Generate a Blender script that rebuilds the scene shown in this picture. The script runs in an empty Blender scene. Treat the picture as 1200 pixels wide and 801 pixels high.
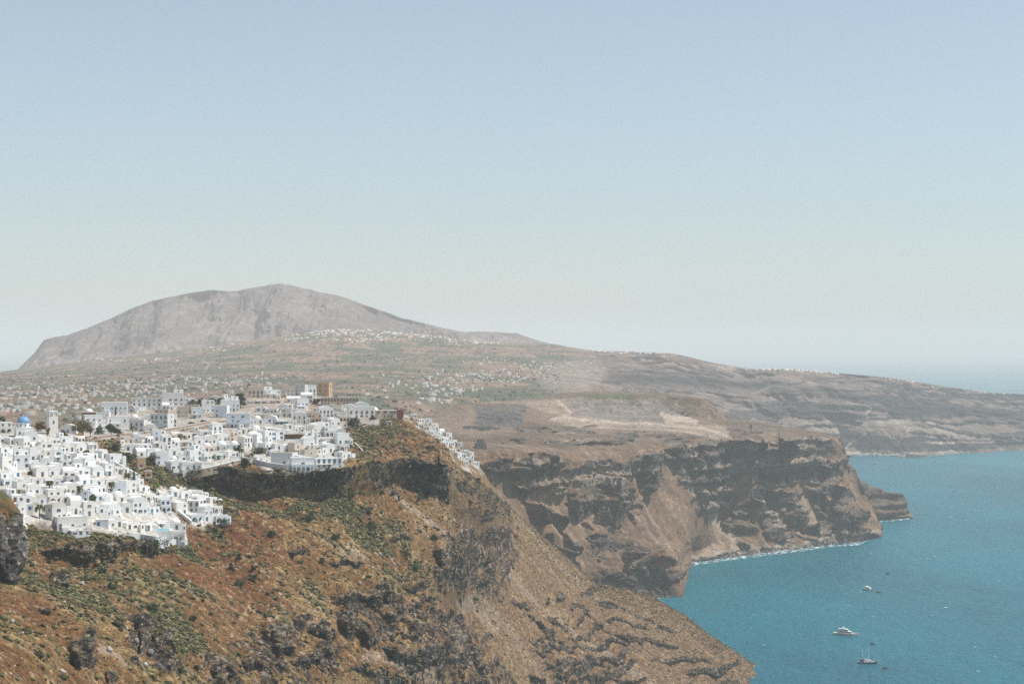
import bpy, math, random
import numpy as np
from mathutils import Vector, Matrix
from mathutils.bvhtree import BVHTree

random.seed(11)
RNG = np.random.default_rng(11)
SC = bpy.context.scene
COL = SC.collection

# ------------------------------------------------------------------ survey frame
ALB = .90
FOC, CAMZ, HORY, CX = 2300.0, 300.0, 405.0, 600.0   # survey unit: 1/2300 of the distance


def wpt(px, py, D):
    """a surveyed bearing (px), depression (py) and distance (D) as metres"""
    return ((px - CX) / FOC * D, D, CAMZ - (py - HORY) / FOC * D)


# ------------------------------------------------------------------ noise
def _hash(ix, iy, iz, seed):
    h = (ix.astype(np.uint32) * np.uint32(374761393) + iy.astype(np.uint32) * np.uint32(668265263)
         + iz.astype(np.uint32) * np.uint32(2147483647) + np.uint32((seed * 1274126177) & 0xFFFFFFFF))
    h = (h ^ (h >> np.uint32(13))) * np.uint32(1274126177)
    h = h ^ (h >> np.uint32(16))
    h = h * np.uint32(2246822519)
    h = h ^ (h >> np.uint32(15))
    return h.astype(np.float32) / np.float32(4294967295.0)


def vnoise(x, y, z, seed):
    fx, fy, fz = np.floor(x), np.floor(y), np.floor(z)
    ix, iy, iz = fx.astype(np.int64), fy.astype(np.int64), fz.astype(np.int64)
    tx, ty, tz = (x - fx), (y - fy), (z - fz)
    tx = tx * tx * (3 - 2 * tx); ty = ty * ty * (3 - 2 * ty); tz = tz * tz * (3 - 2 * tz)
    r = 0
    for dx in (0, 1):
        wx = tx if dx else 1 - tx
        for dy in (0, 1):
            wy = ty if dy else 1 - ty
            for dz in (0, 1):
                wz = tz if dz else 1 - tz
                r = r + _hash(ix + dx, iy + dy, iz + dz, seed) * wx * wy * wz
    return r * 2 - 1


def fbm(P, wl, octv=4, seed=1, gain=0.5, sz=1.0):
    """fractal noise about -1..1, P = (x,y,z) arrays, wl = longest wavelength in metres"""
    x, y, z = P
    a, f, s, tot = 1.0, 1.0 / wl, 0.0, 0.0
    for i in range(octv):
        s = s + a * vnoise(x * f + 17.3 * i, y * f - 9.1 * i, z * f * sz + 3.7 * i, seed + i)
        tot += a
        a *= gain; f *= 2.03
    return s / tot * 1.5


def ridged(P, wl, octv=4, seed=1, sz=1.0):
    x, y, z = P
    a, f, s, tot = 1.0, 1.0 / wl, 0.0, 0.0
    for i in range(octv):
        n = 1 - np.abs(vnoise(x * f + 11.3 * i, y * f - 5.1 * i, z * f * sz + 2.7 * i, seed + i)) * 1.6
        s = s + a * n; tot += a
        a *= 0.5; f *= 2.1
    return s / tot


def sstep(a, b, x):
    t = np.clip((x - a) / (b - a), 0, 1)
    return t * t * (3 - 2 * t)


def in_poly(PX, PY, poly):
    inside = np.zeros(PX.shape, bool)
    n = len(poly)
    for i in range(n):
        x0, y0 = poly[i]; x1, y1 = poly[(i + 1) % n]
        if y0 == y1:
            continue
        c = ((y0 > PY) != (y1 > PY)) & (PX < (x1 - x0) * (PY - y0) / (y1 - y0) + x0)
        inside ^= c
    return inside


def seg_dist(PX, PY, pts):
    d = np.full(PX.shape, 1e9, np.float32)
    for (x0, y0), (x1, y1) in zip(pts[:-1], pts[1:]):
        dx, dy = x1 - x0, y1 - y0
        t = np.clip(((PX - x0) * dx + (PY - y0) * dy) / (dx * dx + dy * dy + 1e-9), 0, 1)
        d = np.minimum(d, np.hypot(PX - x0 - t * dx, PY - y0 - t * dy))
    return d


def poly_mask(PX, PY, poly, soft=3.0):
    """1 inside, fading over `soft` units across the outline"""
    xs = [p[0] for p in poly]; ys = [p[1] for p in poly]
    m = np.zeros(PX.shape, np.float32)
    box = (PX > min(xs) - soft * 2) & (PX < max(xs) + soft * 2) & (PY > min(ys) - soft * 2) & (PY < max(ys) + soft * 2)
    if not box.any():
        return m
    bx, by = PX[box], PY[box]
    d = seg_dist(bx, by, list(poly) + [poly[0]])
    sd = np.where(in_poly(bx, by, poly), d, -d)
    m[box] = sstep(-soft, soft, sd)
    return m


# ------------------------------------------------------------------ lofted terrain
class Terrain:
    """feature lines (bearing, depression, distance) joined into one ground sheet"""

    def __init__(self, lines, u0, u1, du, dens=1.0, smooth=4, minrows=4):
        us = np.arange(u0, u1 + du * 0.5, du)
        k = max(1, int(smooth / du)) | 1

        def sm(a):
            if k < 3:
                return a
            for _ in range(2):
                p = np.pad(a, k // 2, mode='edge')
                a = np.convolve(p, np.ones(k) / k, 'valid')
            return a
        LP, LD = [], []
        for L in lines:
            L = sorted(L)
            x = [p[0] for p in L]
            LP.append(sm(np.interp(us, x, [p[1] for p in L])))
            LD.append(sm(np.interp(us, x, [p[2] for p in L])))
        PY, DD, VV = [], [], []
        for i in range(len(lines) - 1):
            n = max(minrows, int(np.percentile(np.abs(LP[i + 1] - LP[i]), 92) * dens))
            for j in range(n if i < len(lines) - 2 else n + 1):
                t = j / n
                PY.append(LP[i] * (1 - t) + LP[i + 1] * t)
                DD.append(LD[i] * (1 - t) + LD[i + 1] * t)
                VV.append(i + t)
        self.PY = np.array(PY); self.D = np.array(DD)
        self.PX = np.tile(us, (len(PY), 1))
        self.V = np.tile(np.array(VV)[:, None], (1, len(us)))
        self.rock = np.zeros(self.PY.shape)
        self.us = us
        self.off = np.zeros(self.PY.shape + (3,))
        g = np.gradient(self.D, axis=0) / np.minimum(np.gradient(self.PY, axis=0), -0.05)
        self.g = np.clip(-g, 0.0, 6.0)

    def base(self):
        D = self.D
        X = (self.PX - CX) / FOC * D
        Z = CAMZ - (self.PY - HORY) / FOC * D
        return X, D.copy(), Z

    def ledge(self, pts, rh=8, over=1.2, w=22, jit=1.5, rock=1.0, seed=3):
        """a real rock step along pts: the ground above is brought out over a wall rh units tall"""
        xs = [p[0] for p in pts]; ys = [p[1] for p in pts]
        if xs[0] > xs[-1]:
            xs.reverse(); ys.reverse()
        x0, x1 = xs[0], xs[-1]
        sel = np.where((self.us > x0) & (self.us < x1))[0]
        if len(sel) < 2:
            return
        s = slice(sel[0], sel[-1] + 1)
        u = self.us[s]
        n = fbm((u, u * 0 + seed * 7.7, u * 0), 14, 4, seed)
        n2 = fbm((u, u * 0 + seed * 3.1, u * 0), 20, 3, seed + 5)
        yl = np.interp(u, xs, ys) + n * jit
        tap = np.minimum(1, np.minimum(u - x0, x1 - u) / max(2.0, min(14.0, (x1 - x0) * 0.25)))
        hh = rh * tap * (0.75 + 0.5 * n2)
        hh = np.maximum(hh, 0.01)
        d = yl[None, :] - self.PY[:, s]
        De, Db = np.zeros(len(u)), np.zeros(len(u))
        for j, c in enumerate(sel[0] + np.arange(len(u))):
            py, dd = self.PY[::-1, c], self.D[::-1, c]
            De[j] = np.interp(yl[j], py, dd); Db[j] = np.interp(yl[j] + hh[j], py, dd)
        amt = np.clip(De - Db, 0, 2.2 * hh * De / FOC)
        sh = np.where(d < 0, np.clip(self.D[:, s] - Db[None, :], 0, amt[None, :]) * (d > -hh), amt[None, :] * np.exp(-np.clip(d, 0, None) / w))
        sh = sh + over * tap * np.clip((d + hh) / hh, 0, 1) * np.exp(-np.clip(d, 0, None) / w)
        self.D[:, s] -= sh
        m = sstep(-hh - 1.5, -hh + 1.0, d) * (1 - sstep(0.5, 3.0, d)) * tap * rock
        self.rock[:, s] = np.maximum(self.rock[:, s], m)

    def finish(self, name, color, mat, kind='structure', rocky=None):
        X, Y, Z = self.base()
        X = X + self.off[..., 0]; Y = Y + self.off[..., 1]; Z = Z + self.off[..., 2]
        Z = np.maximum(Z, -3.0)
        nv, nu = X.shape
        me = bpy.data.meshes.new(name)
        co = np.stack([X, Y, Z], -1).reshape(-1, 3).astype(np.float32)
        idx = np.arange(nv * nu).reshape(nv, nu)
        q = np.stack([idx[:-1, :-1], idx[:-1, 1:], idx[1:, 1:], idx[1:, :-1]], -1).reshape(-1, 4)
        me.vertices.add(len(co)); me.vertices.foreach_set('co', co.ravel())
        me.loops.add(q.size); me.loops.foreach_set('vertex_index', q.ravel().astype(np.int32))
        me.polygons.add(len(q))
        me.polygons.foreach_set('loop_start', (np.arange(len(q)) * 4).astype(np.int32))
        me.polygons.foreach_set('use_smooth', np.ones(len(q), bool))
        me.update(calc_edges=True)
        ca = me.color_attributes.new('Ground', 'FLOAT_COLOR', 'POINT')
        c4 = np.ones((nv * nu, 4), np.float32)
        c4[:, :3] = np.clip(color.reshape(-1, 3) * ALB, 0.004, 0.9)
        c4[:, 3] = np.clip((self.rock if rocky is None else rocky).ravel(), 0, 1)
        ca.data.foreach_set('color', c4.ravel())
        me.materials.append(mat)
        o = bpy.data.objects.new(name, me)
        COL.objects.link(o)
        o['kind'] = kind
        self.co, self.q = co, q
        self.bvh = BVHTree.FromPolygons(co.tolist(), q.tolist())
        return o


def lerp3(a, b, m):
    return a * (1 - m[..., None]) + b * m[..., None]


def C3(*c):
    return np.array(c, np.float64)


# ------------------------------------------------------------------ materials
def new_mat(name):
    m = bpy.data.materials.new(name)
    m.use_nodes = True
    nt = m.node_tree
    return m, nt, nt.nodes, nt.links, nt.nodes['Principled BSDF']


def ground_mat(name, s1, s2, bump=0.3, vary=0.35, rough=0.95, rk=(.3, 1.9)):
    """albedo survey on the vertices, broken up by grit of size 1/s1 and 1/s2 metres"""
    m, nt, N, L, b = new_mat(name)
    at = N.new('ShaderNodeAttribute'); at.attribute_name = 'Ground'
    tc = N.new('ShaderNodeTexCoord')
    n1 = N.new('ShaderNodeTexNoise'); n1.inputs['Scale'].default_value = s1; n1.inputs['Detail'].default_value = 5; n1.inputs['Roughness'].default_value = 0.7
    n2 = N.new('ShaderNodeTexNoise'); n2.inputs['Scale'].default_value = s2; n2.inputs['Detail'].default_value = 4; n2.inputs['Roughness'].default_value = 0.65
    L.new(tc.outputs['Object'], n1.inputs['Vector']); L.new(tc.outputs['Object'], n2.inputs['Vector'])
    r1 = N.new('ShaderNodeMapRange'); r1.inputs[1].default_value = 0.3; r1.inputs[2].default_value = 0.7; r1.inputs[3].default_value = 1 - vary; r1.inputs[4].default_value = 1 + vary
    r2 = N.new('ShaderNodeMapRange'); r2.inputs[1].default_value = 0.3; r2.inputs[2].default_value = 0.7; r2.inputs[3].default_value = 1 - vary * 0.7; r2.inputs[4].default_value = 1 + vary * 0.7
    L.new(n1.outputs['Fac'], r1.inputs[0]); L.new(n2.outputs['Fac'], r2.inputs[0])
    mu = N.new('ShaderNodeMath'); mu.operation = 'MULTIPLY'
    L.new(r1.outputs[0], mu.inputs[0]); L.new(r2.outputs[0], mu.inputs[1])
    n3 = N.new('ShaderNodeTexNoise'); n3.inputs['Scale'].default_value = s1 * .45; n3.inputs['Detail'].default_value = 6; n3.inputs['Roughness'].default_value = .75; n3.inputs['Distortion'].default_value = .6
    L.new(tc.outputs['Object'], n3.inputs['Vector'])
    r3 = N.new('ShaderNodeMapRange'); r3.inputs[1].default_value = .38; r3.inputs[2].default_value = .62; r3.inputs[3].default_value = rk[0]; r3.inputs[4].default_value = rk[1]
    L.new(n3.outputs['Fac'], r3.inputs[0])
    rm = N.new('ShaderNodeMix'); rm.data_type = 'FLOAT'; rm.inputs[2].default_value = 1.0
    L.new(at.outputs['Alpha'], rm.inputs[0]); L.new(r3.outputs[0], rm.inputs[3])
    mu2 = N.new('ShaderNodeMath'); mu2.operation = 'MULTIPLY'
    L.new(mu.outputs[0], mu2.inputs[0]); L.new(rm.outputs[0], mu2.inputs[1]); mu = mu2
    mx = N.new('ShaderNodeVectorMath'); mx.operation = 'SCALE'
    L.new(at.outputs['Color'], mx.inputs[0]); L.new(mu.outputs[0], mx.inputs['Scale'])
    L.new(mx.outputs[0], b.inputs['Base Color'])
    b.inputs['Roughness'].default_value = rough
    b.inputs['Specular IOR Level'].default_value = 0.15
    if bump > 0:
        bp = N.new('ShaderNodeBump'); bp.inputs['Strength'].default_value = 0.8; bp.inputs['Distance'].default_value = bump
        ad = N.new('ShaderNodeMath'); ad.operation = 'ADD'
        L.new(n1.outputs['Fac'], ad.inputs[0]); L.new(n2.outputs['Fac'], ad.inputs[1])
        L.new(ad.outputs[0], bp.inputs['Height']); L.new(bp.outputs[0], b.inputs['Normal'])
    return m


def paint_mat(name, c, rough=0.7, mottle=0.12, scale=0.6, spec=0.3, metal=0.0, attr=None):
    """plain coat with weathering: broad blotches and vertical streaks"""
    m, nt, N, L, b = new_mat(name)
    tc = N.new('ShaderNodeTexCoord')
    mp = N.new('ShaderNodeMapping'); mp.inputs['Scale'].default_value = (1, 1, 0.35)
    n1 = N.new('ShaderNodeTexNoise'); n1.inputs['Scale'].default_value = scale; n1.inputs['Detail'].default_value = 6; n1.inputs['Roughness'].default_value = 0.7
    L.new(tc.outputs['Object'], mp.inputs['Vector']); L.new(mp.outputs[0], n1.inputs['Vector'])
    r1 = N.new('ShaderNodeMapRange'); r1.inputs[1].default_value = 0.3; r1.inputs[2].default_value = 0.7; r1.inputs[3].default_value = 1 - mottle; r1.inputs[4].default_value = 1 + mottle * 0.4
    L.new(n1.outputs['Fac'], r1.inputs[0])
    mx = N.new('ShaderNodeVectorMath'); mx.operation = 'SCALE'
    if attr:
        at = N.new('ShaderNodeAttribute'); at.attribute_name = attr
        L.new(at.outputs['Color'], mx.inputs[0])
    else:
        mx.inputs[0].default_value = c[:3]
    L.new(r1.outputs[0], mx.inputs['Scale'])
    L.new(mx.outputs[0], b.inputs['Base Color'])
    b.inputs['Roughness'].default_value = rough
    b.inputs['Specular IOR Level'].default_value = spec
    b.inputs['Metallic'].default_value = metal
    return m


def glass_mat(name, c):
    m, nt, N, L, b = new_mat(name)
    n1 = N.new('ShaderNodeTexNoise'); n1.inputs['Scale'].default_value = 0.8
    rp = N.new('ShaderNodeMapRange'); rp.inputs[3].default_value = 0.6; rp.inputs[4].default_value = 1.5
    tc = N.new('ShaderNodeTexCoord'); L.new(tc.outputs['Object'], n1.inputs['Vector']); L.new(n1.outputs['Fac'], rp.inputs[0])
    mx = N.new('ShaderNodeVectorMath'); mx.operation = 'SCALE'; mx.inputs[0].default_value = c
    L.new(rp.outputs[0], mx.inputs['Scale']); L.new(mx.outputs[0], b.inputs['Base Color'])
    b.inputs['Roughness'].default_value = 0.15
    return m


# ------------------------------------------------------------------ mesh builder
class MB:
    def __init__(self):
        self.v, self.f, self.c = [], [], None

    def quad(self, *p):
        i = len(self.v); self.v += [tuple(q) for q in p]; self.f.append(tuple(range(i, i + len(p))))

    def box(self, x0, x1, y0, y1, z0, z1, taper=0.0, M=None):
        i = len(self.v)
        t = taper
        P = [(x0, y0, z0), (x1, y0, z0), (x1, y1, z0), (x0, y1, z0),
             (x0 + t, y0 + t, z1), (x1 - t, y0 + t, z1), (x1 - t, y1 - t, z1), (x0 + t, y1 - t, z1)]
        if M is not None:
            P = [tuple(M @ Vector(p)) for p in P]
        self.v += P
        self.f += [(i, i + 3, i + 2, i + 1), (i + 4, i + 5, i + 6, i + 7), (i, i + 1, i + 5, i + 4),
                   (i + 1, i + 2, i + 6, i + 5), (i + 2, i + 3, i + 7, i + 6), (i + 3, i, i + 4, i + 7)]
        return self

    def rings(self, rs, cap=True):
        """join rings of equal length"""
        i0 = len(self.v); n = len(rs[0])
        for r in rs:
            self.v += [tuple(p) for p in r]
        for k in range(len(rs) - 1):
            for j in range(n):
                a = i0 + k * n + j; b = i0 + k * n + (j + 1) % n
                self.f.append((a, b, b + n, a + n))
        if cap:
            self.f.append(tuple(i0 + j for j in reversed(range(n))))
            self.f.append(tuple(i0 + (len(rs) - 1) * n + j for j in range(n)))
        return self

    def tube(self, p0, p1, r0, r1=None, n=8):
        r1 = r0 if r1 is None else r1
        a, b = Vector(p0), Vector(p1)
        d = (b - a).normalized()
        s = d.orthogonal().normalized(); t = d.cross(s)
        R = []
        for c, r in ((a, r0), (b, r1)):
            R.append([c + s * (math.cos(6.28318 * j / n) * r) + t * (math.sin(6.28318 * j / n) * r) for j in range(n)])
        return self.rings(R)

    def dome(self, cx, cy, z0, r, h=None, n=16, m=6):
        h = r if h is None else h
        R = [[(cx + math.cos(6.28318 * j / n) * r * math.cos(1.5 * k / m), cy + math.sin(6.28318 * j / n) * r * math.cos(1.5 * k / m), z0 + h * math.sin(1.5 * k / m)) for j in range(n)] for k in range(m + 1)]
        return self.rings(R)

    def cyl(self, cx, cy, z0, z1, r, n=16):
        return self.tube((cx, cy, z0), (cx, cy, z1), r, r, n)

    def vault(self, x0, x1, y0, y1, z0, h, n=8, axis='y'):
        """half barrel on a rectangle, running along axis"""
        def P(t, s):
            a = math.pi * t
            if axis == 'y':
                return ((x0 + x1) / 2 - math.cos(a) * (x1 - x0) / 2, y0 + (y1 - y0) * s, z0 + math.sin(a) * h)
            return (x0 + (x1 - x0) * s, (y0 + y1) / 2 + math.cos(a) * (y1 - y0) / 2, z0 + math.sin(a) * h)
        A = [P(k / n, 0) for k in range(n + 1)]; B = [P(k / n, 1) for k in range(n + 1)]
        return self.rings([A, B])

    def arcade(self, x0, x1, y0, y1, z0, z1, n, pw=0.45, top=0.5):
        """wall slab with n round-headed openings"""
        bw = (x1 - x0) / n
        for k in range(n):
            a, b = x0 + k * bw, x0 + (k + 1) * bw
            l, r = a + pw / 2, b - pw / 2
            R = (r - l) / 2; sp = max(z0 + 0.6, z1 - top - R)
            self.box(a, l, y0, y1, z0, z1); self.box(r, b, y0, y1, z0, z1)
            m = 6
            for j in range(m):
                t0, t1 = math.pi * j / m, math.pi * (j + 1) / m
                xa, za = (l + r) / 2 - math.cos(t0) * R, sp + math.sin(t0) * R
                xb, zb = (l + r) / 2 - math.cos(t1) * R, sp + math.sin(t1) * R
                i = len(self.v)
                self.v += [(xa, y0, za), (xb, y0, zb), (xb, y0, z1), (xa, y0, z1), (xa, y1, za), (xb, y1, zb), (xb, y1, z1), (xa, y1, z1)]
                self.f += [(i, i + 1, i + 2, i + 3), (i + 5, i + 4, i + 7, i + 6), (i + 4, i + 5, i + 1, i), (i + 3, i + 2, i + 6, i + 7)]
        return self

    def mesh(self, name, mat, smooth=False):
        me = bpy.data.meshes.new(name)
        me.from_pydata(self.v, [], self.f)
        me.update()
        if smooth:
            me.polygons.foreach_set('use_smooth', np.ones(len(me.polygons), bool))
        if mat:
            me.materials.append(mat)
        return me

    def build(self, name, mat, parent=None, loc=None, rz=0.0, smooth=False):
        o = bpy.data.objects.new(name, self.mesh(name, mat, smooth))
        COL.objects.link(o)
        if parent is not None:
            o.parent = parent
        if loc is not None:
            o.location = loc
        o.rotation_euler.z = rz
        return o


def tag(o, label=None, cat=None, group=None, kind=None):
    if label: o['label'] = label
    if cat: o['category'] = cat
    if group: o['group'] = group
    if kind: o['kind'] = kind
    return o


def empty(name, loc, rz=0.0):
    o = bpy.data.objects.new(name, None)
    COL.objects.link(o); o.location = loc; o.rotation_euler.z = rz
    return o


def copy_tree(o, parent=None):
    c = o.copy(); COL.objects.link(c)
    if parent is not None:
        c.parent = parent
    for ch in list(o.children):
        copy_tree(ch, c)
    return c


def ray(px, py, *terr):
    """ground point on the given bearing and depression"""
    d = Vector(((px - CX) / FOC, 1.0, -(py - HORY) / FOC)).normalized()
    best = None
    for t in terr:
        h = t.bvh.ray_cast(Vector((0, 0, CAMZ)), d)
        if h[0] is not None and (best is None or h[3] < best[1]):
            best = (h[0], h[3])
    if best is None:
        return ray(px, py + 1.5, *terr) if py < 800 else None
    return best[0]


def drop(x, y, *terr):
    best = None
    for t in terr:
        h = t.bvh.ray_cast(Vector((x, y, 900)), Vector((0, 0, -1)))
        if h[0] is not None and (best is None or h[0].z > best.z):
            best = h[0]
    return best
# ================================================================== ground materials
M_NEAR = ground_mat('slope_ground', 1.3, 0.3, 0.35, 0.55, .95, (.25, 1.6))
M_MID = ground_mat('caldera_ground', 0.35, 0.07, 0.9, 0.38, .95, (.55, 1.5))
M_FAR = ground_mat('far_ground', 0.06, 0.015, 3.0, 0.3, .95, (.55, 1.5))

SOIL = C3(0.134, 0.070, 0.026); RUST = C3(0.125, 0.048, 0.020); TAN = C3(0.184, 0.116, 0.051); STRAW = C3(0.25, 0.175, 0.085)
OLIVE = C3(0.080, 0.070, 0.028); GREEN = C3(0.042, 0.050, 0.020); SAGE = C3(0.125, 0.125, 0.062)
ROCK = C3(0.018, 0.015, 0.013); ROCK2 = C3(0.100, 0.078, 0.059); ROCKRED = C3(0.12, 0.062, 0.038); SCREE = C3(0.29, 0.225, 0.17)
PLASTER = C3(0.50, 0.485, 0.455)
OUT = C3(0.60, -0.66, 0.45)


def rockwork(T, P, amp, wl, seed, out=OUT, strata=0.0, up=.6):
    """push rock faces into crags: blocky ridges, stretched upright, with bedding"""
    r = T.rock
    m = r > 0.02
    p = (P[0][m], P[1][m], P[2][m])
    n = ridged(p, wl, 4, seed, up) - 0.35 + 0.7 * fbm(p, wl * 2.2, 3, seed + 9, 0.5, up)
    if strata:
        n = n + 0.6 * vnoise(p[2] / strata + 0.15 * p[0] / wl, p[0] * 0.004, p[1] * 0.004, seed + 4)
    for k in range(3):
        T.off[..., k][m] += n * amp * r[m] * out[k]


# ================================================================== the near caldera slope
LB = [
 [(-80,900,330),(0,900,360),(100,900,430),(200,900,520),(300,900,640),(400,900,780),(500,900,950),(600,900,1120),(700,900,1300),(800,900,1450),(870,900,1530),(960,920,1600)],
 [(-80,765,430),(0,765,470),(100,770,560),(200,775,660),(300,775,780),(400,775,860),(500,775,965),(600,780,1240),(700,785,1470),(800,800,1600),(870,815,1660),(960,880,1700)],
 [(-80,700,540),(0,700,600),(100,705,680),(200,705,770),(300,705,870),(400,705,935),(500,715,1030),(600,725,1360),(700,745,1600),(800,775,1690),(870,796,1720),(960,870,1740)],
 [(-80,650,680),(0,650,750),(50,650,790),(100,657,800),(130,657,815),(160,648,840),(200,646,880),(260,650,915),(330,650,945),(400,650,984),(460,650,1030),(525,660,1090),(600,690,1480),(700,718,1690),(735,728,1703),(770,739,1722),(800,753,1745),(830,766,1758),(870,786,1770),(960,860,1780)],
 [(-80,632,690),(0,632,765),(50,634,797),(100,640,806),(130,640,821),(160,637,845),(200,640,886),(260,640,928),(330,635,963),(400,632,1002),(460,630,1052),(525,640,1112),(600,665,1540),(700,705,1720),(735,715,1732),(770,727,1750),(800,742,1770),(830,759,1782),(870,776,1790),(960,850,1800)],
 [(-80,610,770),(0,608,810),(50,614,830),(100,618,840),(150,627,858),(200,634,890),(225,630,905),(262,612,958),(330,615,985),(400,610,1023),(460,610,1076),(525,618,1138),(600,640,1600),(700,696,1750),(735,705,1760),(770,718,1775),(800,735,1790),(830,754,1803),(870,773,1810),(960,845,1820)],
 [(-80,570,850),(0,570,880),(100,575,900),(170,580,940),(200,571,985),(230,575,1008),(260,580,1018),(300,582,1026),(350,584,1035),(370,588,1040),(400,580,1052),(420,573,1066),(440,574,1084),(455,564,1128),(480,569,1146),(500,580,1160),(527,590,1180),(545,592,1230),(560,590,1300),(600,620,1650),(700,691,1770),(735,699,1780),(770,711,1796),(800,729,1811),(830,750,1820),(870,771,1830),(960,840,1840)],
 [(-80,545,900),(0,545,930),(100,550,950),(170,562,985),(200,556,1010),(230,554,1014),(260,548,1022),(300,553,1028),(350,553,1034),(400,552,1046),(420,545,1060),(440,540,1078),(460,538,1122),(480,536,1138),(500,542,1150),(525,552,1170),(545,575,1240),(560,575,1320),(600,606,1680),(700,687,1785),(735,694,1796),(770,706,1812),(800,724,1826),(830,746,1834),(870,769.5,1840),(960,836,1850)],
 [(-80,518,1000),(0,520,1020),(100,525,1040),(150,528,1060),(200,522,1100),(260,520,1130),(300,520,1140),(350,520,1130),(400,520,1120),(440,512,1150),(480,515,1200),(500,525,1195),(525,540,1185),(545,560,1260),(560,565,1340),(600,600,1700),(700,685,1795),(735,691.5,1806),(770,703,1822),(800,721,1836),(830,744,1844),(870,769,1850),(960,834,1860)],
 [(-80,492,1150),(0,497,1150),(60,498,1180),(100,492,1260),(150,482,1350),(200,478,1400),(250,472,1450),(300,465,1500),(350,464,1550),(380,463,1600),(410,474,1500),(440,486,1350),(470,490,1300),(490,502,1270),(510,512,1250),(525,525,1230),(532,545,1240),(545,553,1290),(560,560,1360),(600,597,1720),(700,684,1800),(735,690,1812),(770,701,1828),(800,719,1842),(830,742,1850),(870,768.5,1855),(960,833,1870)],
]
LB.append([(p[0], p[1] + 28, p[2] + 260) for p in LB[-1]])
B = Terrain(LB, -70, 960, .75, 1.4, 5, 6)

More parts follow.
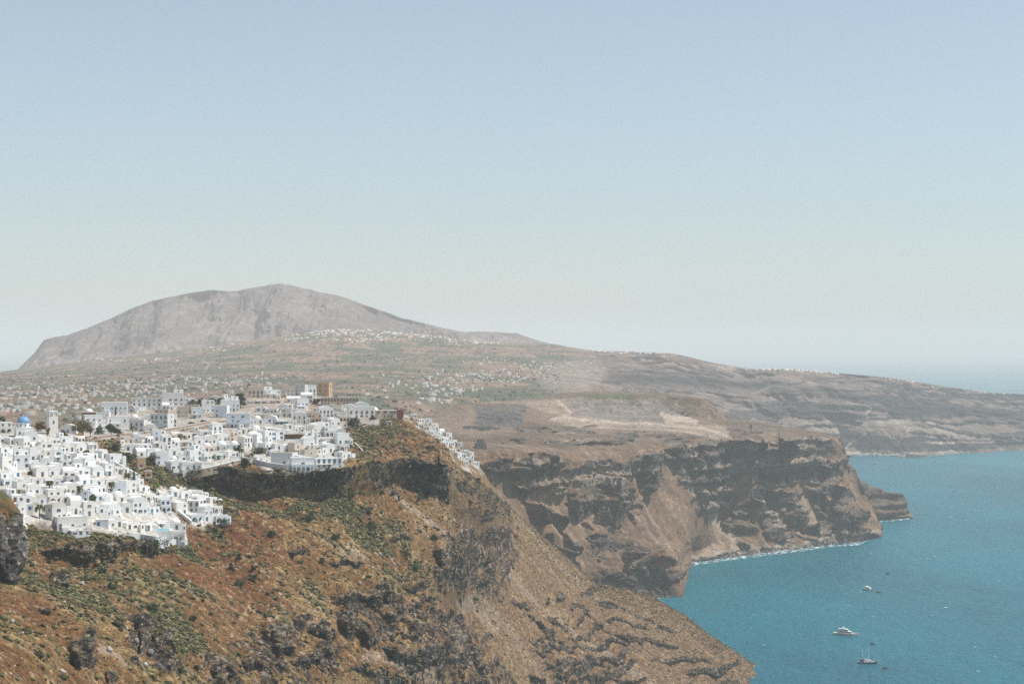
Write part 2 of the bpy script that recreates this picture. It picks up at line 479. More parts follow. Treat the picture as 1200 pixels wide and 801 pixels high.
# ledges and crags traced on the slope: (points, wall height, overhang, reach above)
BL = [
 ([(46,637),(70,634),(100,638),(130,637),(160,634),(197,631)], 17, 2.5, 14),
 ([(57,669),(70,668),(85,672)], 17, 1.6, 12), ([(45,714),(60,716)], 10, 1, 12),
 ([(75,756),(92,752),(104,744),(118,741)], 26, 1.6, 16), ([(78,776),(100,774),(119,768)], 18, 1.4, 10), ([(122,790),(140,793)], 10, 1, 10),
 ([(155,718),(168,714),(181,720)], 16, 1.5, 12), ([(158,744),(170,741),(186,748)], 27, 2.0, 14), ([(182,742),(195,740),(210,760)], 18, 1.2, 12),
 ([(222,588),(240,585)], 6, .8, 10),
 ([(217,556),(232,554),(250,551),(270,549),(290,553),(310,556),(335,556),(352,553),(378,553),(398,551),(408,549),(418,547)], 29, 3.0, 9),
 ([(430,546),(438,541),(450,541),(458,540),(470,538)], 30, 2.5, 10), ([(462,540),(475,537),(490,538),(505,543),(518,545),(527,548)], 38, 4.0, 9),
 ([(530,562),(548,566),(562,574)], 16, 2, 10), ([(546,555),(556,553),(566,562)], 12, 1.5, 8),
 ([(566,575),(580,580)], 12, 2, 8),
 ([(336,648),(352,645),(365,648)], 6, 1, 10), ([(380,661),(400,658),(430,662)], 5, .8, 12), ([(455,630),(470,627),(487,631)], 9, 1.4, 12),
 ([(525,628),(540,626),(553,624),(566,628)], 19, 2.5, 10), ([(507,640),(520,640),(532,642)], 12, 1.5, 10),
 ([(514,655),(535,650),(550,649),(575,648),(583,652)], 40, 3.5, 12), ([(545,690),(560,682),(580,680)], 14, 1.5, 10),
 ([(560,600),(572,595),(585,600)], 10, 1.5, 10), ([(562,622),(575,617),(590,617),(602,622)], 25, 3.0, 10), ([(556,655),(570,650),(586,655)], 22, 2, 10),
 ([(470,684),(485,681),(502,683)], 11, 1.5, 12), ([(430,690),(450,687),(462,690)], 8, 1, 10),
 ([(386,706),(400,700),(420,699),(440,698),(462,697),(478,702)], 22, 3.0, 12), ([(393,725),(410,728),(428,738),(445,748)], 24, 3, 10),
 ([(445,722),(470,716),(500,712),(530,716),(556,730)], 22, 2.5, 10), ([(476,706),(500,700),(520,703)], 8, 1, 8),
 ([(470,738),(500,735),(530,738),(562,748)], 14, 2, 8),
 ([(446,755),(475,756),(510,757),(540,755),(573,752)], 23, 4.0, 10),
 ([(304,732),(322,728),(342,733)], 20, 2, 10), ([(316,750),(334,748),(350,756)], 18, 1.8, 8), ([(360,738),(378,735),(398,744)], 18, 2, 10), ([(372,758),(385,757),(400,764)], 18, 1.5, 8),
 ([(340,772),(362,768),(384,772)], 14, 1.5, 8), ([(406,788),(430,784),(462,789)], 13, 2, 10), ([(440,796),(480,798)], 14, 2, 8), ([(536,795),(560,791),(582,796)], 18, 2.5, 8),
 ([(282,772),(300,768),(316,775)], 20, 1.6, 8), ([(244,782),(262,778),(278,785)], 20, 1.5, 8),
 ([(560,750),(572,747),(584,752)], 10, 1.2, 8), ([(555,772),(575,770),(590,776)], 14, 1.6, 8),
 ([(595,702),(610,700),(625,703)], 7, 1.5, 10), ([(613,722),(618,718),(640,734),(654,735)], 9, 2.5, 10),
 ([(624,754),(645,752),(672,756)], 6, 2.2, 9), ([(630,772),(660,771),(688,774)], 7, 2.4, 8), ([(640,786),(680,782),(715,783),(742,781)], 8, 2.6, 9),
 ([(672,766),(700,766),(722,766),(744,763)], 6, 2.0, 8), ([(671,728),(685,724),(702,725)], 6, 1.6, 8), ([(664,714),(678,712),(692,713)], 6, 1.6, 8),
 ([(676,692),(690,689),(712,686.5)], 5, 1.6, 6), ([(688,740),(700,738),(712,741)], 4, 1.2, 8), ([(640,720),(655,724),(668,732)], 5, 1.4, 8), ([(720,742),(740,748),(758,756)], 4, 1.2, 8),
 ([(618,759),(660,753),(700,753),(748,758)], 3.5, 2.0, 8), ([(630,779),(690,774),(752,777)], 3.5, 2.0, 8), ([(690,702),(720,709),(760,723),(800,743)], 2.6, 1.6, 6), ([(640,797),(700,791),(765,793)], 4.5, 2.2, 8), ([(655,743),(700,739),(760,749),(802,763)], 2.8, 1.6, 6), ([(755,771),(800,772),(842,777)], 2.6, 1.6, 6), ([(610,745),(640,744),(668,746)], 4, 2, 7), ([(700,722),(735,728),(770,742)], 2.4, 1.4, 6), ([(612,800),(640,803),(690,800)], 6, 2.5, 8),
 ([(798,787),(815,784),(835,782),(855,779),(866,774),(874,772)], 11, 3.0, 12), ([(838,798),(858,795),(872,797)], 6, 1.6, 8), ([(650,700),(664,705)], 4, 1, 8),
]
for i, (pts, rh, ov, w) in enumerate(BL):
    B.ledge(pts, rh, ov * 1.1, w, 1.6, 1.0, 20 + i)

# broken, stony ground between the ledges
PX, PY = B.PX, B.PY
P0 = B.base()
jit = (fbm(P0, 16, 4, 70) * 7, fbm(P0, 16, 4, 75) * 5)
JX, JY = PX + jit[0], PY + jit[1]
for poly, a in [
 ([(296,730),(345,722),(400,735),(404,780),(390,812),(240,812),(238,765)], .55), ([(385,700),(478,698),(560,735),(572,765),(540,782),(470,770),(400,735)], .75),
 ([(505,640),(545,620),(605,618),(606,645),(588,700),(560,706),(515,690)], .7), ([(440,790),(470,780),(600,785),(610,812),(430,812)], .6),
 ([(205,553),(262,548),(400,552),(420,545),(428,560),(400,580),(262,582),(215,574)], .75), ([(440,545),(470,538),(528,548),(526,588),(500,580),(440,572)], .8),
 ([(150,712),(190,712),(215,770),(200,790),(155,780)], .6), ([(60,632),(200,632),(196,648),(130,658),(50,652)], .55),
 ([(540,555),(600,590),(600,616),(555,590)], .5), ([(430,500),(470,505),(500,520),(520,540),(470,536),(440,530)], .25)]:
    pm = poly_mask(JX, JY, poly, 5)
    n = ridged(P0, 9, 3, 90, 0.8)
    B.rock = np.maximum(B.rock, pm * sstep(0.75 - a * 0.55, 1.0 - a * 0.55, n))

P = B.base()
n60, n18, n5, n2 = fbm(P, 70, 4, 101), fbm(P, 20, 4, 111, 0.6), fbm(P, 6, 4, 121, 0.65), fbm(P, 2.4, 3, 131, 0.7)
n1 = fbm(P, 1.1, 2, 137, 0.8)
gul = ridged((P[0] * 0.8 + P[2] * .6, P[1] * 0.25, P[2] * 0.1), 16, 3, 140)
Vb = B.V
wild = 1.0 - 0.0 * Vb
town_polys = [
 [(-90,494),(75,503),(112,520),(128,541),(150,556),(178,575),(196,590),(216,614),(222,634),(150,627),(100,618),(76,612),(20,609),(-90,609)],
 [(184,574),(236,569),(264,604),(238,616),(222,613)],
 [(92,484),(300,470),(300,495),(268,497),(235,500),(140,512),(100,516)],
 [(142,512),(180,507),(270,500),(278,540),(240,552),(205,557),(196,545),(172,537),(160,536),(142,530)],
 [(270,498),(402,488),(402,553),(318,556),(300,543),(296,530),(276,528)],
 [(280,462),(395,460),(445,484),(445,497),(400,500),(290,500)]]
town = np.zeros(PX.shape)
for tp in town_polys:
    town = np.maximum(town, poly_mask(PX + n5 * 3, PY + n5 * 2, tp, 2.0))
town *= (B.rock < .3)
wild = 1 - town

# shape: hummocks, gullies, stones
cc_ = P[0] * .58 + P[1] * .81; aa_ = P[0] * .81 - P[1] * .58
gully = ridged((cc_ + 4 * n18, aa_ * .22, P[2] * 0.05), 24, 4, 145)
gully2 = ridged((cc_ + 9 * n60, aa_ * .16, P[2] * .03), 64, 3, 147)
hum = (-7.0 * (gully2 - .5) * (Vb < 5) * sstep(330, 470, PX) * (1 - sstep(760, 860, PX)) + 1.3 * n18 + 0.6 * n5 + 0.30 * n2 + .13 * n1 - 3.0 * (gully - .45) * (Vb < 6)) * wild * np.clip(P[1] / 900, .5, 1.3)
crest = 1 - 0.8 * sstep(8.7, 9.0, Vb)
B.off[..., 2] += hum * crest + n60 * 4.2 * wild * (Vb < 8)
B.off[..., 2] -= (gul - .5) * 1.2 * wild * (PX > 420) * (Vb < 6)
rockwork(B, P, 3.2, 8.5, 150, OUT, 2.6)
rockwork(B, P, 1.3, 2.6, 155, C3(.5,-.7,.5), 0)

col = lerp3(np.broadcast_to(SOIL, PX.shape + (3,)), np.broadcast_to(TAN, PX.shape + (3,)), sstep(-.25, .35, n18 + .5 * n60 + .5 * n5))
east = sstep(420, 620, PX + n60 * 40) * (PY > 500)
col = lerp3(col, np.broadcast_to(C3(0.165, 0.105, 0.062), col.shape), east * .8)
rustm = np.zeros(PX.shape)
for poly, a in [([(175,600),(290,585),(330,600),(335,640),(300,690),(200,680),(170,650)], 1), ([(270,640),(330,660),(350,730),(290,730),(230,700)], .8), ([(0,690),(80,700),(120,810),(-90,810),(-90,690)], .5), ([(405,490),(500,510),(520,545),(470,536),(430,540)], .7), ([(125,528),(160,535),(170,560),(130,550)], .6), ([(165,585),(215,575),(240,605),(270,640),(230,640)],.8)]:
    rustm = np.maximum(rustm, a * poly_mask(JX, JY, poly, 14))
col = lerp3(col, np.broadcast_to(RUST, col.shape), np.clip(rustm * (0.65 + .6 * n5), 0, 1))
grn = np.zeros(PX.shape)
for poly, a in [([(165,700),(205,705),(240,745),(242,765),(205,760),(175,735)], 1.3), ([(20,610),(75,612),(150,627),(220,636),(235,655),(200,640),(130,640),(50,634),(20,650)], .9),
                ([(0,650),(60,660),(130,690),(160,720),(100,720),(0,690)], .5), ([(200,560),(260,580),(330,590),(420,575),(440,580),(430,610),(330,610),(280,600),(270,650),(240,640)], .55),
                ([(400,490),(470,495),(480,510),(440,525),(405,520)], .85), ([(180,550),(290,530),(320,560),(400,555),(410,585),(330,590),(230,575)], .6), ([(405,600),(470,600),(480,640),(430,640)], .5),
                ([(440,660),(520,660),(520,690),(440,690)], .45), ([(120,515),(160,525),(215,570),(185,575),(150,550)], .8), ([(60,640),(140,660),(220,660),(240,700),(130,690)], .4)]:
    grn = np.maximum(grn, a * poly_mask(JX, JY, poly, 9))
gm = np.clip(sstep(.05, .5, n5 * .6 + n18 * .5 + grn * .8 - .14 - .3 * east + .5 * (gully - .5)), 0, 1) * (1 - .75 * east)
gcol = lerp3(np.broadcast_to(OLIVE, col.shape), np.broadcast_to(SAGE, col.shape), sstep(-.2, .4, n2 + .6 * n18))
gcol = lerp3(gcol, np.broadcast_to(GREEN, col.shape), sstep(.15, .5, n5 + .2 * n2) * .8)
col = lerp3(col, gcol, gm * .85)
col = lerp3(col, np.broadcast_to(STRAW, col.shape), sstep(.2, .5, n2 * .8 + n18 * .4 + .3 * n1) * .7)
# tracks and screes
def track(C, PXX, PYY, pts, w, c, k=1.0):
    m = (1 - sstep(w * .5, w * 1.3, seg_dist(PXX, PYY, pts))) * k
    return lerp3(C, np.broadcast_to(c, C.shape), m)
jx2, jy2 = PX + n2 * 1.2, PY + n2 * 1.2
for pts, w, k in [([(455,567),(470,581),(490,600),(505,615),(521,630)], 2.6, .75), ([(117,765),(130,770),(150,786)], 3, .7), ([(399,501),(412,512),(430,531)], 1.6, .9),
               ([(540,702),(560,722),(580,741)], 5, .6), ([(587,653),(610,680),(628,700),(645,714),(680,740),(720,768),(766,800)], 3.0, .55), ([(430,765),(460,770),(500,790),(510,805)], 7, .55),
               ([(404,647),(425,652)], 7, .35), ([(600,600),(640,645),(690,692)], 3, .3), ([(20,638),(60,665),(75,690)], 1.5, .5), ([(560,700),(600,740),(640,800)], 6, .3)]:
    col = track(col, jx2, jy2, pts, w, SCREE, k)
stone = sstep(.62, .8, fbm(P, 3.0, 2, 160, .7) + .25 * n18) * wild
col = lerp3(col, np.broadcast_to(SCREE * .95, col.shape), stone * .8)
# rock colour
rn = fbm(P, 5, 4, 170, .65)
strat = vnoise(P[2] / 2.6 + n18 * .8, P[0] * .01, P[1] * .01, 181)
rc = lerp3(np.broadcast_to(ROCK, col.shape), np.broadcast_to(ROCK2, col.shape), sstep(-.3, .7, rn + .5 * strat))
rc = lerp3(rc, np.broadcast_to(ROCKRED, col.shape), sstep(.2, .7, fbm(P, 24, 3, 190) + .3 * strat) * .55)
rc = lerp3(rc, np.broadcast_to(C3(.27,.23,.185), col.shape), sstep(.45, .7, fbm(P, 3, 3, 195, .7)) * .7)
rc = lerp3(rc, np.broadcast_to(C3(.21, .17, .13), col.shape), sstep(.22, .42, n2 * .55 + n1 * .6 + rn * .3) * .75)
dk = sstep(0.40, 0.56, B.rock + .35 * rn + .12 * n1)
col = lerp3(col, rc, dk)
pl = lerp3(np.broadcast_to(PLASTER, col.shape), np.broadcast_to(C3(.36,.32,.27), col.shape), sstep(-.2, .5, n2 + .4 * n1) * .8)
ea = sstep(-20, 30, (500 - PY) + n5 * 8)   # upper town has bare earth lots
pl = lerp3(pl, np.broadcast_to(C3(.25,.19,.135), col.shape), ea * (.55 + .4 * sstep(-.2, .3, n18)))
col = lerp3(col, pl, town * .95)
col *= (1 + .34 * n2 + .2 * n5 + .34 * n1)[..., None]
nearn5, nearn2 = n5.copy(), n2.copy()
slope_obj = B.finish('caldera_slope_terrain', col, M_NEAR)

# the same hillside carries on to the left
Lx = Terrain(LB, -560, -66, 3.0, .45, 5, 4)
P = Lx.base(); m18, m5 = fbm(P, 20, 4, 111, 0.6), fbm(P, 6, 4, 121, 0.65)
Lx.off[..., 2] += 1.3 * m18 + .6 * m5 - 1.0
col = lerp3(np.broadcast_to(SOIL, m5.shape + (3,)), np.broadcast_to(TAN, m5.shape + (3,)), sstep(-.25, .35, m18 + .4 * m5))
col = lerp3(col, np.broadcast_to(OLIVE, col.shape), sstep(.0, .4, m5 * .6 + m18 * .5) * .8)
Lx.finish('hillside', col, M_NEAR)

# ================================================================== spur of the next town
LC = [
 [(430,560,1500),(480,560,1520),(530,580,1540),(580,610,1560)],
 [(430,500,1620),(470,505,1640),(500,520,1660),(540,548,1680),(560,560,1690),(580,585,1700)],
 [(430,484,1720),(470,486,1740),(490,490,1750),(510,503,1760),(530,518,1770),(545,532,1775),(560,545,1780),(580,575,1785)],
 [(430,482,1780),(470,484,1800),(490,488,1800),(510,501,1800),(530,516,1800),(545,530,1800),(560,543,1800),(580,573,1800)],
 [(430,540,1990),(470,540,2000),(510,550,2000),(560,590,2000),(580,620,2000)]]
S = Terrain(LC, 430, 580, 1.0, 1.0, 4, 5)
P = S.base(); n5 = fbm(P, 8, 4, 201)
col = lerp3(np.broadcast_to(TAN * .9, P[0].shape + (3,)), np.broadcast_to(PLASTER, P[0].shape + (3,)), sstep(-.1, .5, n5) * (S.PY < 556) * .7)
S.off[..., 2] += n5 * .6
spur_obj = S.finish('spur_terrain', col, M_NEAR)

# ================================================================== middle slopes, quarry plateau, headland
def zd(py, z=-2.0):
    return (CAMZ - z) * FOC / (py - HORY)
LM = [
 [(460,760,2100),(600,735,2250),(700,722,2300),(760,708,2330),(803,703,2345)] + [(x, y, zd(y)) for x, y in [(805,662),(820,659),(850,655),(875,652),(900,649),(940,644),(960,641),(990,638),(1005,637),(1018,631),(1028,628)]],
 [(460,720,2100),(600,700,2260),(700,694,2330),(740,690,2338),(765,686,2342),(790,684,2347),(803,688,2352),(806,655,2722),(850,647,2780),(900,641,2865),(960,633,2950),(985,627,2990),(1005,625,3005),(1028,627,3075)],
 [(460,690,2080),(600,670,2180),(700,668,2340),(730,660,2350),(755,660,2356),(770,652,2358),(785,648,2360),(800,653,2364),(803,660,2366),(806,645,2745),(850,632,2830),(900,625,2910),(960,615,3010),(985,605,3050),(1000,604,3070),(1028,625,3085)],
 [(460,640,2050),(560,600,2060),(600,605,2150),(650,630,2250),(700,632,2390),(750,632,2490),(775,634,2540),(803,631,2640),(812,627,2720),(850,605,2880),(900,592,2940),(950,585,3020),(980,575,3090),(992,577,3105),(1010,602,3100),(1028,620,3092)],
 [(460,600,2000),(560,562,2100),(600,578,2200),(650,592,2350),(700,590,2470),(750,585,2560),(800,570,2700),(830,558,2800),(870,553,2890),(900,552,2950),(950,548,3040),(975,545,3100),(990,555,3135),(1010,592,3125),(1028,614,3105)],
 [(460,580,2000),(540,540,2060),(580,530,2150),(620,531,2260),(660,536,2370),(700,541,2480),(740,534,2580),(770,526,2690),(800,523,2770),(850,519,2890),(900,517,2965),(950,515,3055),(975,516,3115),(985,536,3145),(1010,586,3140),(1028,610,3115)],
 [(460,545,2100),(540,521,2200),(600,518,2400),(660,516,2600),(720,514,2800),(800,512,2900),(850,509,3050),(900,507,3100),(950,508,3180),(975,512,3180),(985,533,3190),(1010,584,3180),(1028,608,3130)],
 [(460,510,2400),(540,504,2600),(600,501,2800),(660,498,3000),(720,497,3200),(800,498,3200),(850,500,3250),(900,501,3250),(930,504,3260),(960,507,3240),(975,511,3230),(985,532.5,3230),(1010,583,3215),(1028,607,3145)],
 [(460,498,2600),(540,490,2800),(600,487,3000),(640,485,3150),(700,484,3330),(780,486,3360),(830,489,3330),(850,494,3330),(900,498,3290),(930,502.5,3285),(960,506.7,3260),(975,510.8,3250),(985,532,3250),(1010,582.5,3240),(1028,606.5,3160)],
 [(460,490,2800),(540,477,3000),(600,473.5,3200),(630,470,3300),(660,464,3400),(700,462.5,3400),(780,464,3420),(820,468,3400),(835,478,3370),(850,490.5,3360),(880,494.5,3340),(930,501.5,3310),(960,506.4,3280),(975,510.6,3265),(985,531.5,3270),(1010,582,3260),(1028,606,3170)],
 [(460,486,3000),(540,472,3250),(600,469,3450),(630,466,3550),(660,460,3600),(700,458,3650),(780,461,3600),(820,466,3520),(835,477,3480),(850,489.5,3460),(880,493.5,3440),(930,501,3400),(960,506.2,3330),(975,510.4,3290),(985,531,3290),(1010,581.5,3280),(1028,605.5,3190)],
 [(460,520,3300),(600,505,3800),(700,500,4000),(800,505,3900),(850,520,3700),(930,535,3600),(960,545,3500),(985,575,3400),(1028,640,3300)],
]
edge = [(975, 0), (980, 4), (984, 14), (992, 30), (1000, 36), (1002, 45), (1006, 60), (1013, 70), (1020, 84), (1024, 98), (1028, 108)]
for i_ in range(5, 11):
    L0 = sorted(LM[i_]); xs_ = [q[0] for q in L0]; ds_ = [q[2] for q in L0]; y0_ = [q[1] for q in L0 if q[0] == 975][0]
    LM[i_] = [q for q in L0 if q[0] < 975] + [(x, y0_ + dy, float(np.interp(x, xs_, ds_))) for x, dy in edge]
Mid = Terrain(LM, 460, 1028, 0.9, 1.15, 2.5, 5)
ML = [
 ([(668,590),(690,586),(715,588),(742,590)], 30, 8, 16), ([(692,630),(710,626),(724,632)], 20, 6, 14), ([(712,676),(725,672),(740,677)], 14, 5, 10), ([(735,643),(750,640),(768,646)], 28, 7, 14), ([(700,612),(720,608)], 8, 3, 10),
 ([(748,672),(760,662),(772,656),(786,651),(803,655)], 44, 10, 12), ([(600,540),(640,537),(668,541)], 12, 6, 12), ([(585,548),(620,552),(650,556)], 10, 6, 10),
 ([(560,545),(580,538),(600,536)], 12, 5, 10), ([(610,565),(640,560),(665,566)], 10, 5, 10), ([(640,575),(655,572),(672,574)], 8, 4, 10), ([(700,548),(730,540),(760,532),(775,528)], 22, 10, 10), ([(655,552),(690,546),(720,548)], 18, 9, 10),
 ([(670,566),(700,560),(735,562)], 22, 8, 10), ([(775,527),(790,522),(805,522),(820,520)], 30, 12, 8), ([(800,523),(830,519),(870,518),(905,516)], 34, 14, 8), ([(905,517),(930,515),(960,514),(978,518)], 32, 14, 8), ([(860,528),(900,527),(950,524),(978,527)], 22, 5, 6),
 ([(880,553),(900,551),(930,549),(955,548)], 20, 8, 10), ([(940,548),(965,546),(985,552)], 16, 7, 8), ([(800,560),(830,556),(862,560)], 14, 7, 10), ([(830,572),(850,569),(872,577)], 22, 8, 10),
 ([(882,578),(905,574),(930,578)], 22, 9, 10), ([(955,570),(975,568),(992,574)], 26, 8, 8), ([(960,590),(985,586),(1000,592)], 18, 8, 8), ([(975,606),(995,603),(1012,610)], 22, 8, 8), ([(870,590),(882,587),(894,594)], 25, 7, 8), ([(917,603),(930,600),(945,606)], 20, 7, 8),
 ([(935,620),(950,616),(962,621)], 12, 6, 8), ([(975,612),(990,608),(1003,616)], 24, 7, 8), ([(860,598),(875,595)], 16, 5, 8), ([(868,638),(875,636),(882,640)], 10, 5, 6), ([(815,590),(835,588),(850,596)], 12, 5, 10),
 ([(790,540),(805,537),(825,542)], 16, 7, 8), ([(895,560),(915,558),(935,562)], 10, 5, 8), ([(985,618),(1005,616),(1016,622)], 14, 6, 6),
 ([(640,518),(690,515),(738,519)], 4, 3, 12), ([(770,516),(800,518),(806,520)], 4, 3, 10), ([(860,502),(900,500.5),(935,503)], 3.5, 6, 8), ([(785,508),(800,510)], 4, 3, 8),
 ([(553,477),(575,474),(600,473),(614,474),(619,480)], 24, 10, 8), ([(790,466),(805,465),(825,468),(842,474),(850,484)], 20, 12, 8),
 ([(672,472),(700,470),(740,470),(775,472)], 8, 6, 8), ([(655,466),(664,462),(672,466)], 14, 4, 6),
 ([(612,588),(622,600),(638,616)], 5, 3, 8), ([(598,566),(610,574),(618,584)], 4, 3, 8), ([(655,622),(668,634),(684,650)], 5, 3, 8), ([(640,640),(652,652),(664,660)], 4, 3, 8), ([(672,655),(685,668),(700,676)], 5, 3, 8), ([(655,640),(668,648)], 5, 3, 6), ([(630,590),(650,610),(660,622)], 3, 2, 8),
 ([(860,548),(890,545),(930,541),(976,536)], 9, 5, 6), ([(810,545),(840,548),(860,546)], 10, 5, 6), ([(900,590),(925,588),(950,594)], 14, 6, 8), ([(945,578),(960,576),(975,584)], 16, 6, 8), ([(850,615),(868,612),(884,620)], 12, 5, 8), ([(890,625),(905,621),(918,628)], 14, 5, 8), ([(1000,560),(1008,572),(1016,585)], 12, 4, 6),
]
for i, (pts, rh, ov, w) in enumerate(ML):
    q_ = pts[0][1] < 512 and pts[0][0] < 880
    Mid.ledge(pts, rh, ov * .55, w, 2.0, .4 if q_ else 1.0, 220 + i)
rl_ = random.Random(5)
for i in range(34):      # low terrace banks across the plateau
    x_ = rl_.uniform(545, 930); y_ = rl_.uniform(497, 519) if x_ < 850 else rl_.uniform(500, 512); l_ = rl_.uniform(14, 60)
    Mid.ledge([(x_ - l_ / 2, y_ + rl_.uniform(-1, 1)), (x_, y_), (x_ + l_ / 2, y_ + rl_.uniform(-1.2, 1))], rl_.uniform(1.2, 2.6), 1.0, 6, .8, rl_.choice([.3, .7, 1.0]), 700 + i)
PX, PY = Mid.PX, Mid.PY
P0 = Mid.base()
JX, JY = PX + fbm(P0, 60, 4, 300) * 7, PY + fbm(P0, 60, 4, 305) * 6
rg = ridged(P0, 34, 4, 310, .8)
for poly, a in [([(575,533),(620,530),(700,540),(775,526),(770,560),(745,592),(670,600),(640,575),(580,555)], .4), ([(770,526),(820,518),(980,514),(990,550),(980,575),(900,560),(860,560),(800,570),(770,545)], .5),
                ([(800,560),(870,555),(920,575),(990,570),(1012,600),(1010,628),(930,640),(890,620),(870,600),(815,595)], .45), ([(692,625),(730,630),(770,642),(803,655),(804,706),(748,700),(700,660)], .7), ([(700,675),(760,680),(760,700),(690,700)], .6),
                ([(640,560),(700,560),(742,590),(742,628),(700,622),(665,600)], .5), ([(553,474),(616,473),(612,500),(555,498)], .3), ([(785,465),(850,470),(846,492),(790,488)], .3), ([(585,548),(660,552),(670,580),(620,575)], .45)]:
    pm = poly_mask(JX, JY, poly, 6)
    Mid.rock = np.maximum(Mid.rock, pm * sstep(.75 - a * .6, 1.05 - a * .6, rg))
P = Mid.base()
n200, n60, n18, n6 = fbm(P, 220, 4, 320), fbm(P, 60, 4, 325), fbm(P, 20, 4, 330, .6), fbm(P, 7, 3, 340, .65)
plat = sstep(5.2, 5.8, Mid.V)
# fall-line runnels on the open screes
run = ridged((P[0] * .9 - P[2] * .55, P[1] * .5, P[2] * .05), 26, 4, 350)
run2 = fbm(((PX + (PY - 560) * -.62) * 1.0, PX * 0, PY * .03), 7, 4, 351, .6)
Mid.off[..., 2] += (n18 * 2.0 + n60 * 2.4 + n6 * .8) * (1 - .8 * plat) - (run - .5) * 3.0 * (1 - plat)
Mid.off[..., 2] += plat * (n6 * .5)
Mid.rock[0] = np.maximum(Mid.rock[0], 0.0)
rib = (ridged((P[0] * .9 + P[1] * .3, P[1] * .4, P[2] * .15), 95, 4, 355) - .42) * sstep(.3, 1.2, Mid.V) * (1 - sstep(4.9, 5.3, Mid.V)) * (PX > 640)
for k_ in range(3): Mid.off[..., k_] += rib * 26 * C3(.55, -.8, .1)[k_]
rockwork(Mid, P, 17.0, 40, 360, C3(0.68, -0.70, 0.15), 9, .22)
rockwork(Mid, P, 14.0, 95, 362, C3(.68,-.7,0), 0, .2)
rockwork(Mid, P, 3.0, 11, 365, C3(.5,-.7,.5), 0)
base1, base2 = C3(0.135, 0.086, 0.054), C3(0.20, 0.130, 0.082)
col = lerp3(np.broadcast_to(base1, PX.shape + (3,)), np.broadcast_to(base2, PX.shape + (3,)), sstep(-.5, .5, run2 * .8 + n60 * .5))
col = lerp3(col, np.broadcast_to(C3(.085,.066,.048), col.shape), sstep(.15, .7, n60 + .3 * n18) * .6)
col = lerp3(col, np.broadcast_to(SCREE, col.shape), np.clip(sstep(.35, .8, run2) * .4 * (1 - plat), 0, 1))
# plateau: bare tephra, cut terraces, cream spoil
col = lerp3(col, lerp3(np.broadcast_to(C3(.110,.078,.054), col.shape), np.broadcast_to(C3(.17,.122,.086), col.shape), sstep(-.4, .4, n60)), plat * .9)
def patch(poly, c, k=1.0, soft=3, j=1.0):
    global col
    m = poly_mask(PX + (JX - PX) * j * .6, PY + (JY - PY) * j * .25, poly, soft) * k
    col = lerp3(col, np.broadcast_to(C3(*c), col.shape), m)
patch([(672,466),(775,469),(800,488),(780,492),(690,492),(668,485)], (.19,.165,.145), .9)
patch([(675,462),(745,460),(748,466),(690,468)], (.085,.10,.045), .8, 2)
patch([(555,470),(620,468),(672,467),(672,484),(660,488),(620,478),(614,474)], (.27,.21,.16), .8)
patch([(470,492),(555,478),(555,500),(600,505),(560,512),(490,508)], (.21,.16,.12), .7, 5)
patch([(645,491),(660,486),(700,490),(760,493),(790,495),(850,500),(856,512),(840,514),(800,506),(700,501),(660,498)], (.33,.27,.21), .6, 2, .8)
for pts_, w_ in [([(646,492),(660,489),(700,494),(770,497),(826,502),(856,512)], 2.2), ([(660,498),(720,502),(800,505),(840,512)], 1.3), ([(776,485),(790,489),(815,495)], 4), ([(655,470),(668,484),(660,488)], 2)]:
    col = track(col, PX + n18 * 1.5, PY + n18 * .8, pts_, w_ * .8, C3(.44,.365,.285), .5 + .25 * 0)
patch([(660,498),(700,502),(780,504),(800,508),(785,512),(700,508),(660,504)], (.19,.135,.095), .9, 2, .4)
patch([(775,486),(800,487),(820,494),(780,495)], (.46,.385,.30), .8, 2, .5)
patch([(555,476),(614,475),(612,500),(560,500)], (.085,.085,.088), .85, 3)
patch([(655,516),(735,516),(700,523),(650,523)], (.05,.044,.04), .7, 2)
patch([(856,497),(935,500),(938,505),(858,508)], (.13,.095,.07), .7, 2)
rn = fbm(P, 22, 4, 370, .65); strat = vnoise(P[2] / 10.0 + n60 * .5, P[0] * .003, P[1] * .003, 371) * .8 + vnoise(P[2] / 4.0 + n60 * .6, P[0] * .004, P[1] * .004, 372) * .6
rc = lerp3(np.broadcast_to(C3(.034,.030,.029), col.shape), np.broadcast_to(C3(.135,.105,.082), col.shape), sstep(-.25, .45, rn * .6 + .9 * strat))
rc = lerp3(rc, np.broadcast_to(C3(.23,.185,.145), col.shape), sstep(.45, .9, fbm(P, 40, 4, 375, .6)) * .7)
tier = sstep(3.9, 4.3, Mid.V) * (PX > 640)
rc = lerp3(rc, lerp3(np.broadcast_to(C3(.085,.072,.062), col.shape), np.broadcast_to(C3(.215,.170,.132), col.shape), sstep(-.3, .35, rn * .45 + .9 * strat)), tier * .85)
rc = lerp3(rc, np.broadcast_to(C3(.17,.07,.045), col.shape), poly_mask(JX, JY, [(775,645),(803,648),(803,662),(778,665)], 4) * .8)
col = lerp3(col, rc, sstep(.40, .58, Mid.rock + .3 * rn))
shore = (P[2] < 9 + 5 * n18) & (PX > 806)
col = lerp3(col, np.broadcast_to(C3(.26,.22,.18), col.shape), shore * .7)
sh2 = poly_mask(JX, JY, [(806,660),(822,640),(840,640),(850,655)], 5)
col = lerp3(col, np.broadcast_to(C3(.32,.25,.19), col.shape), sh2 * .7)
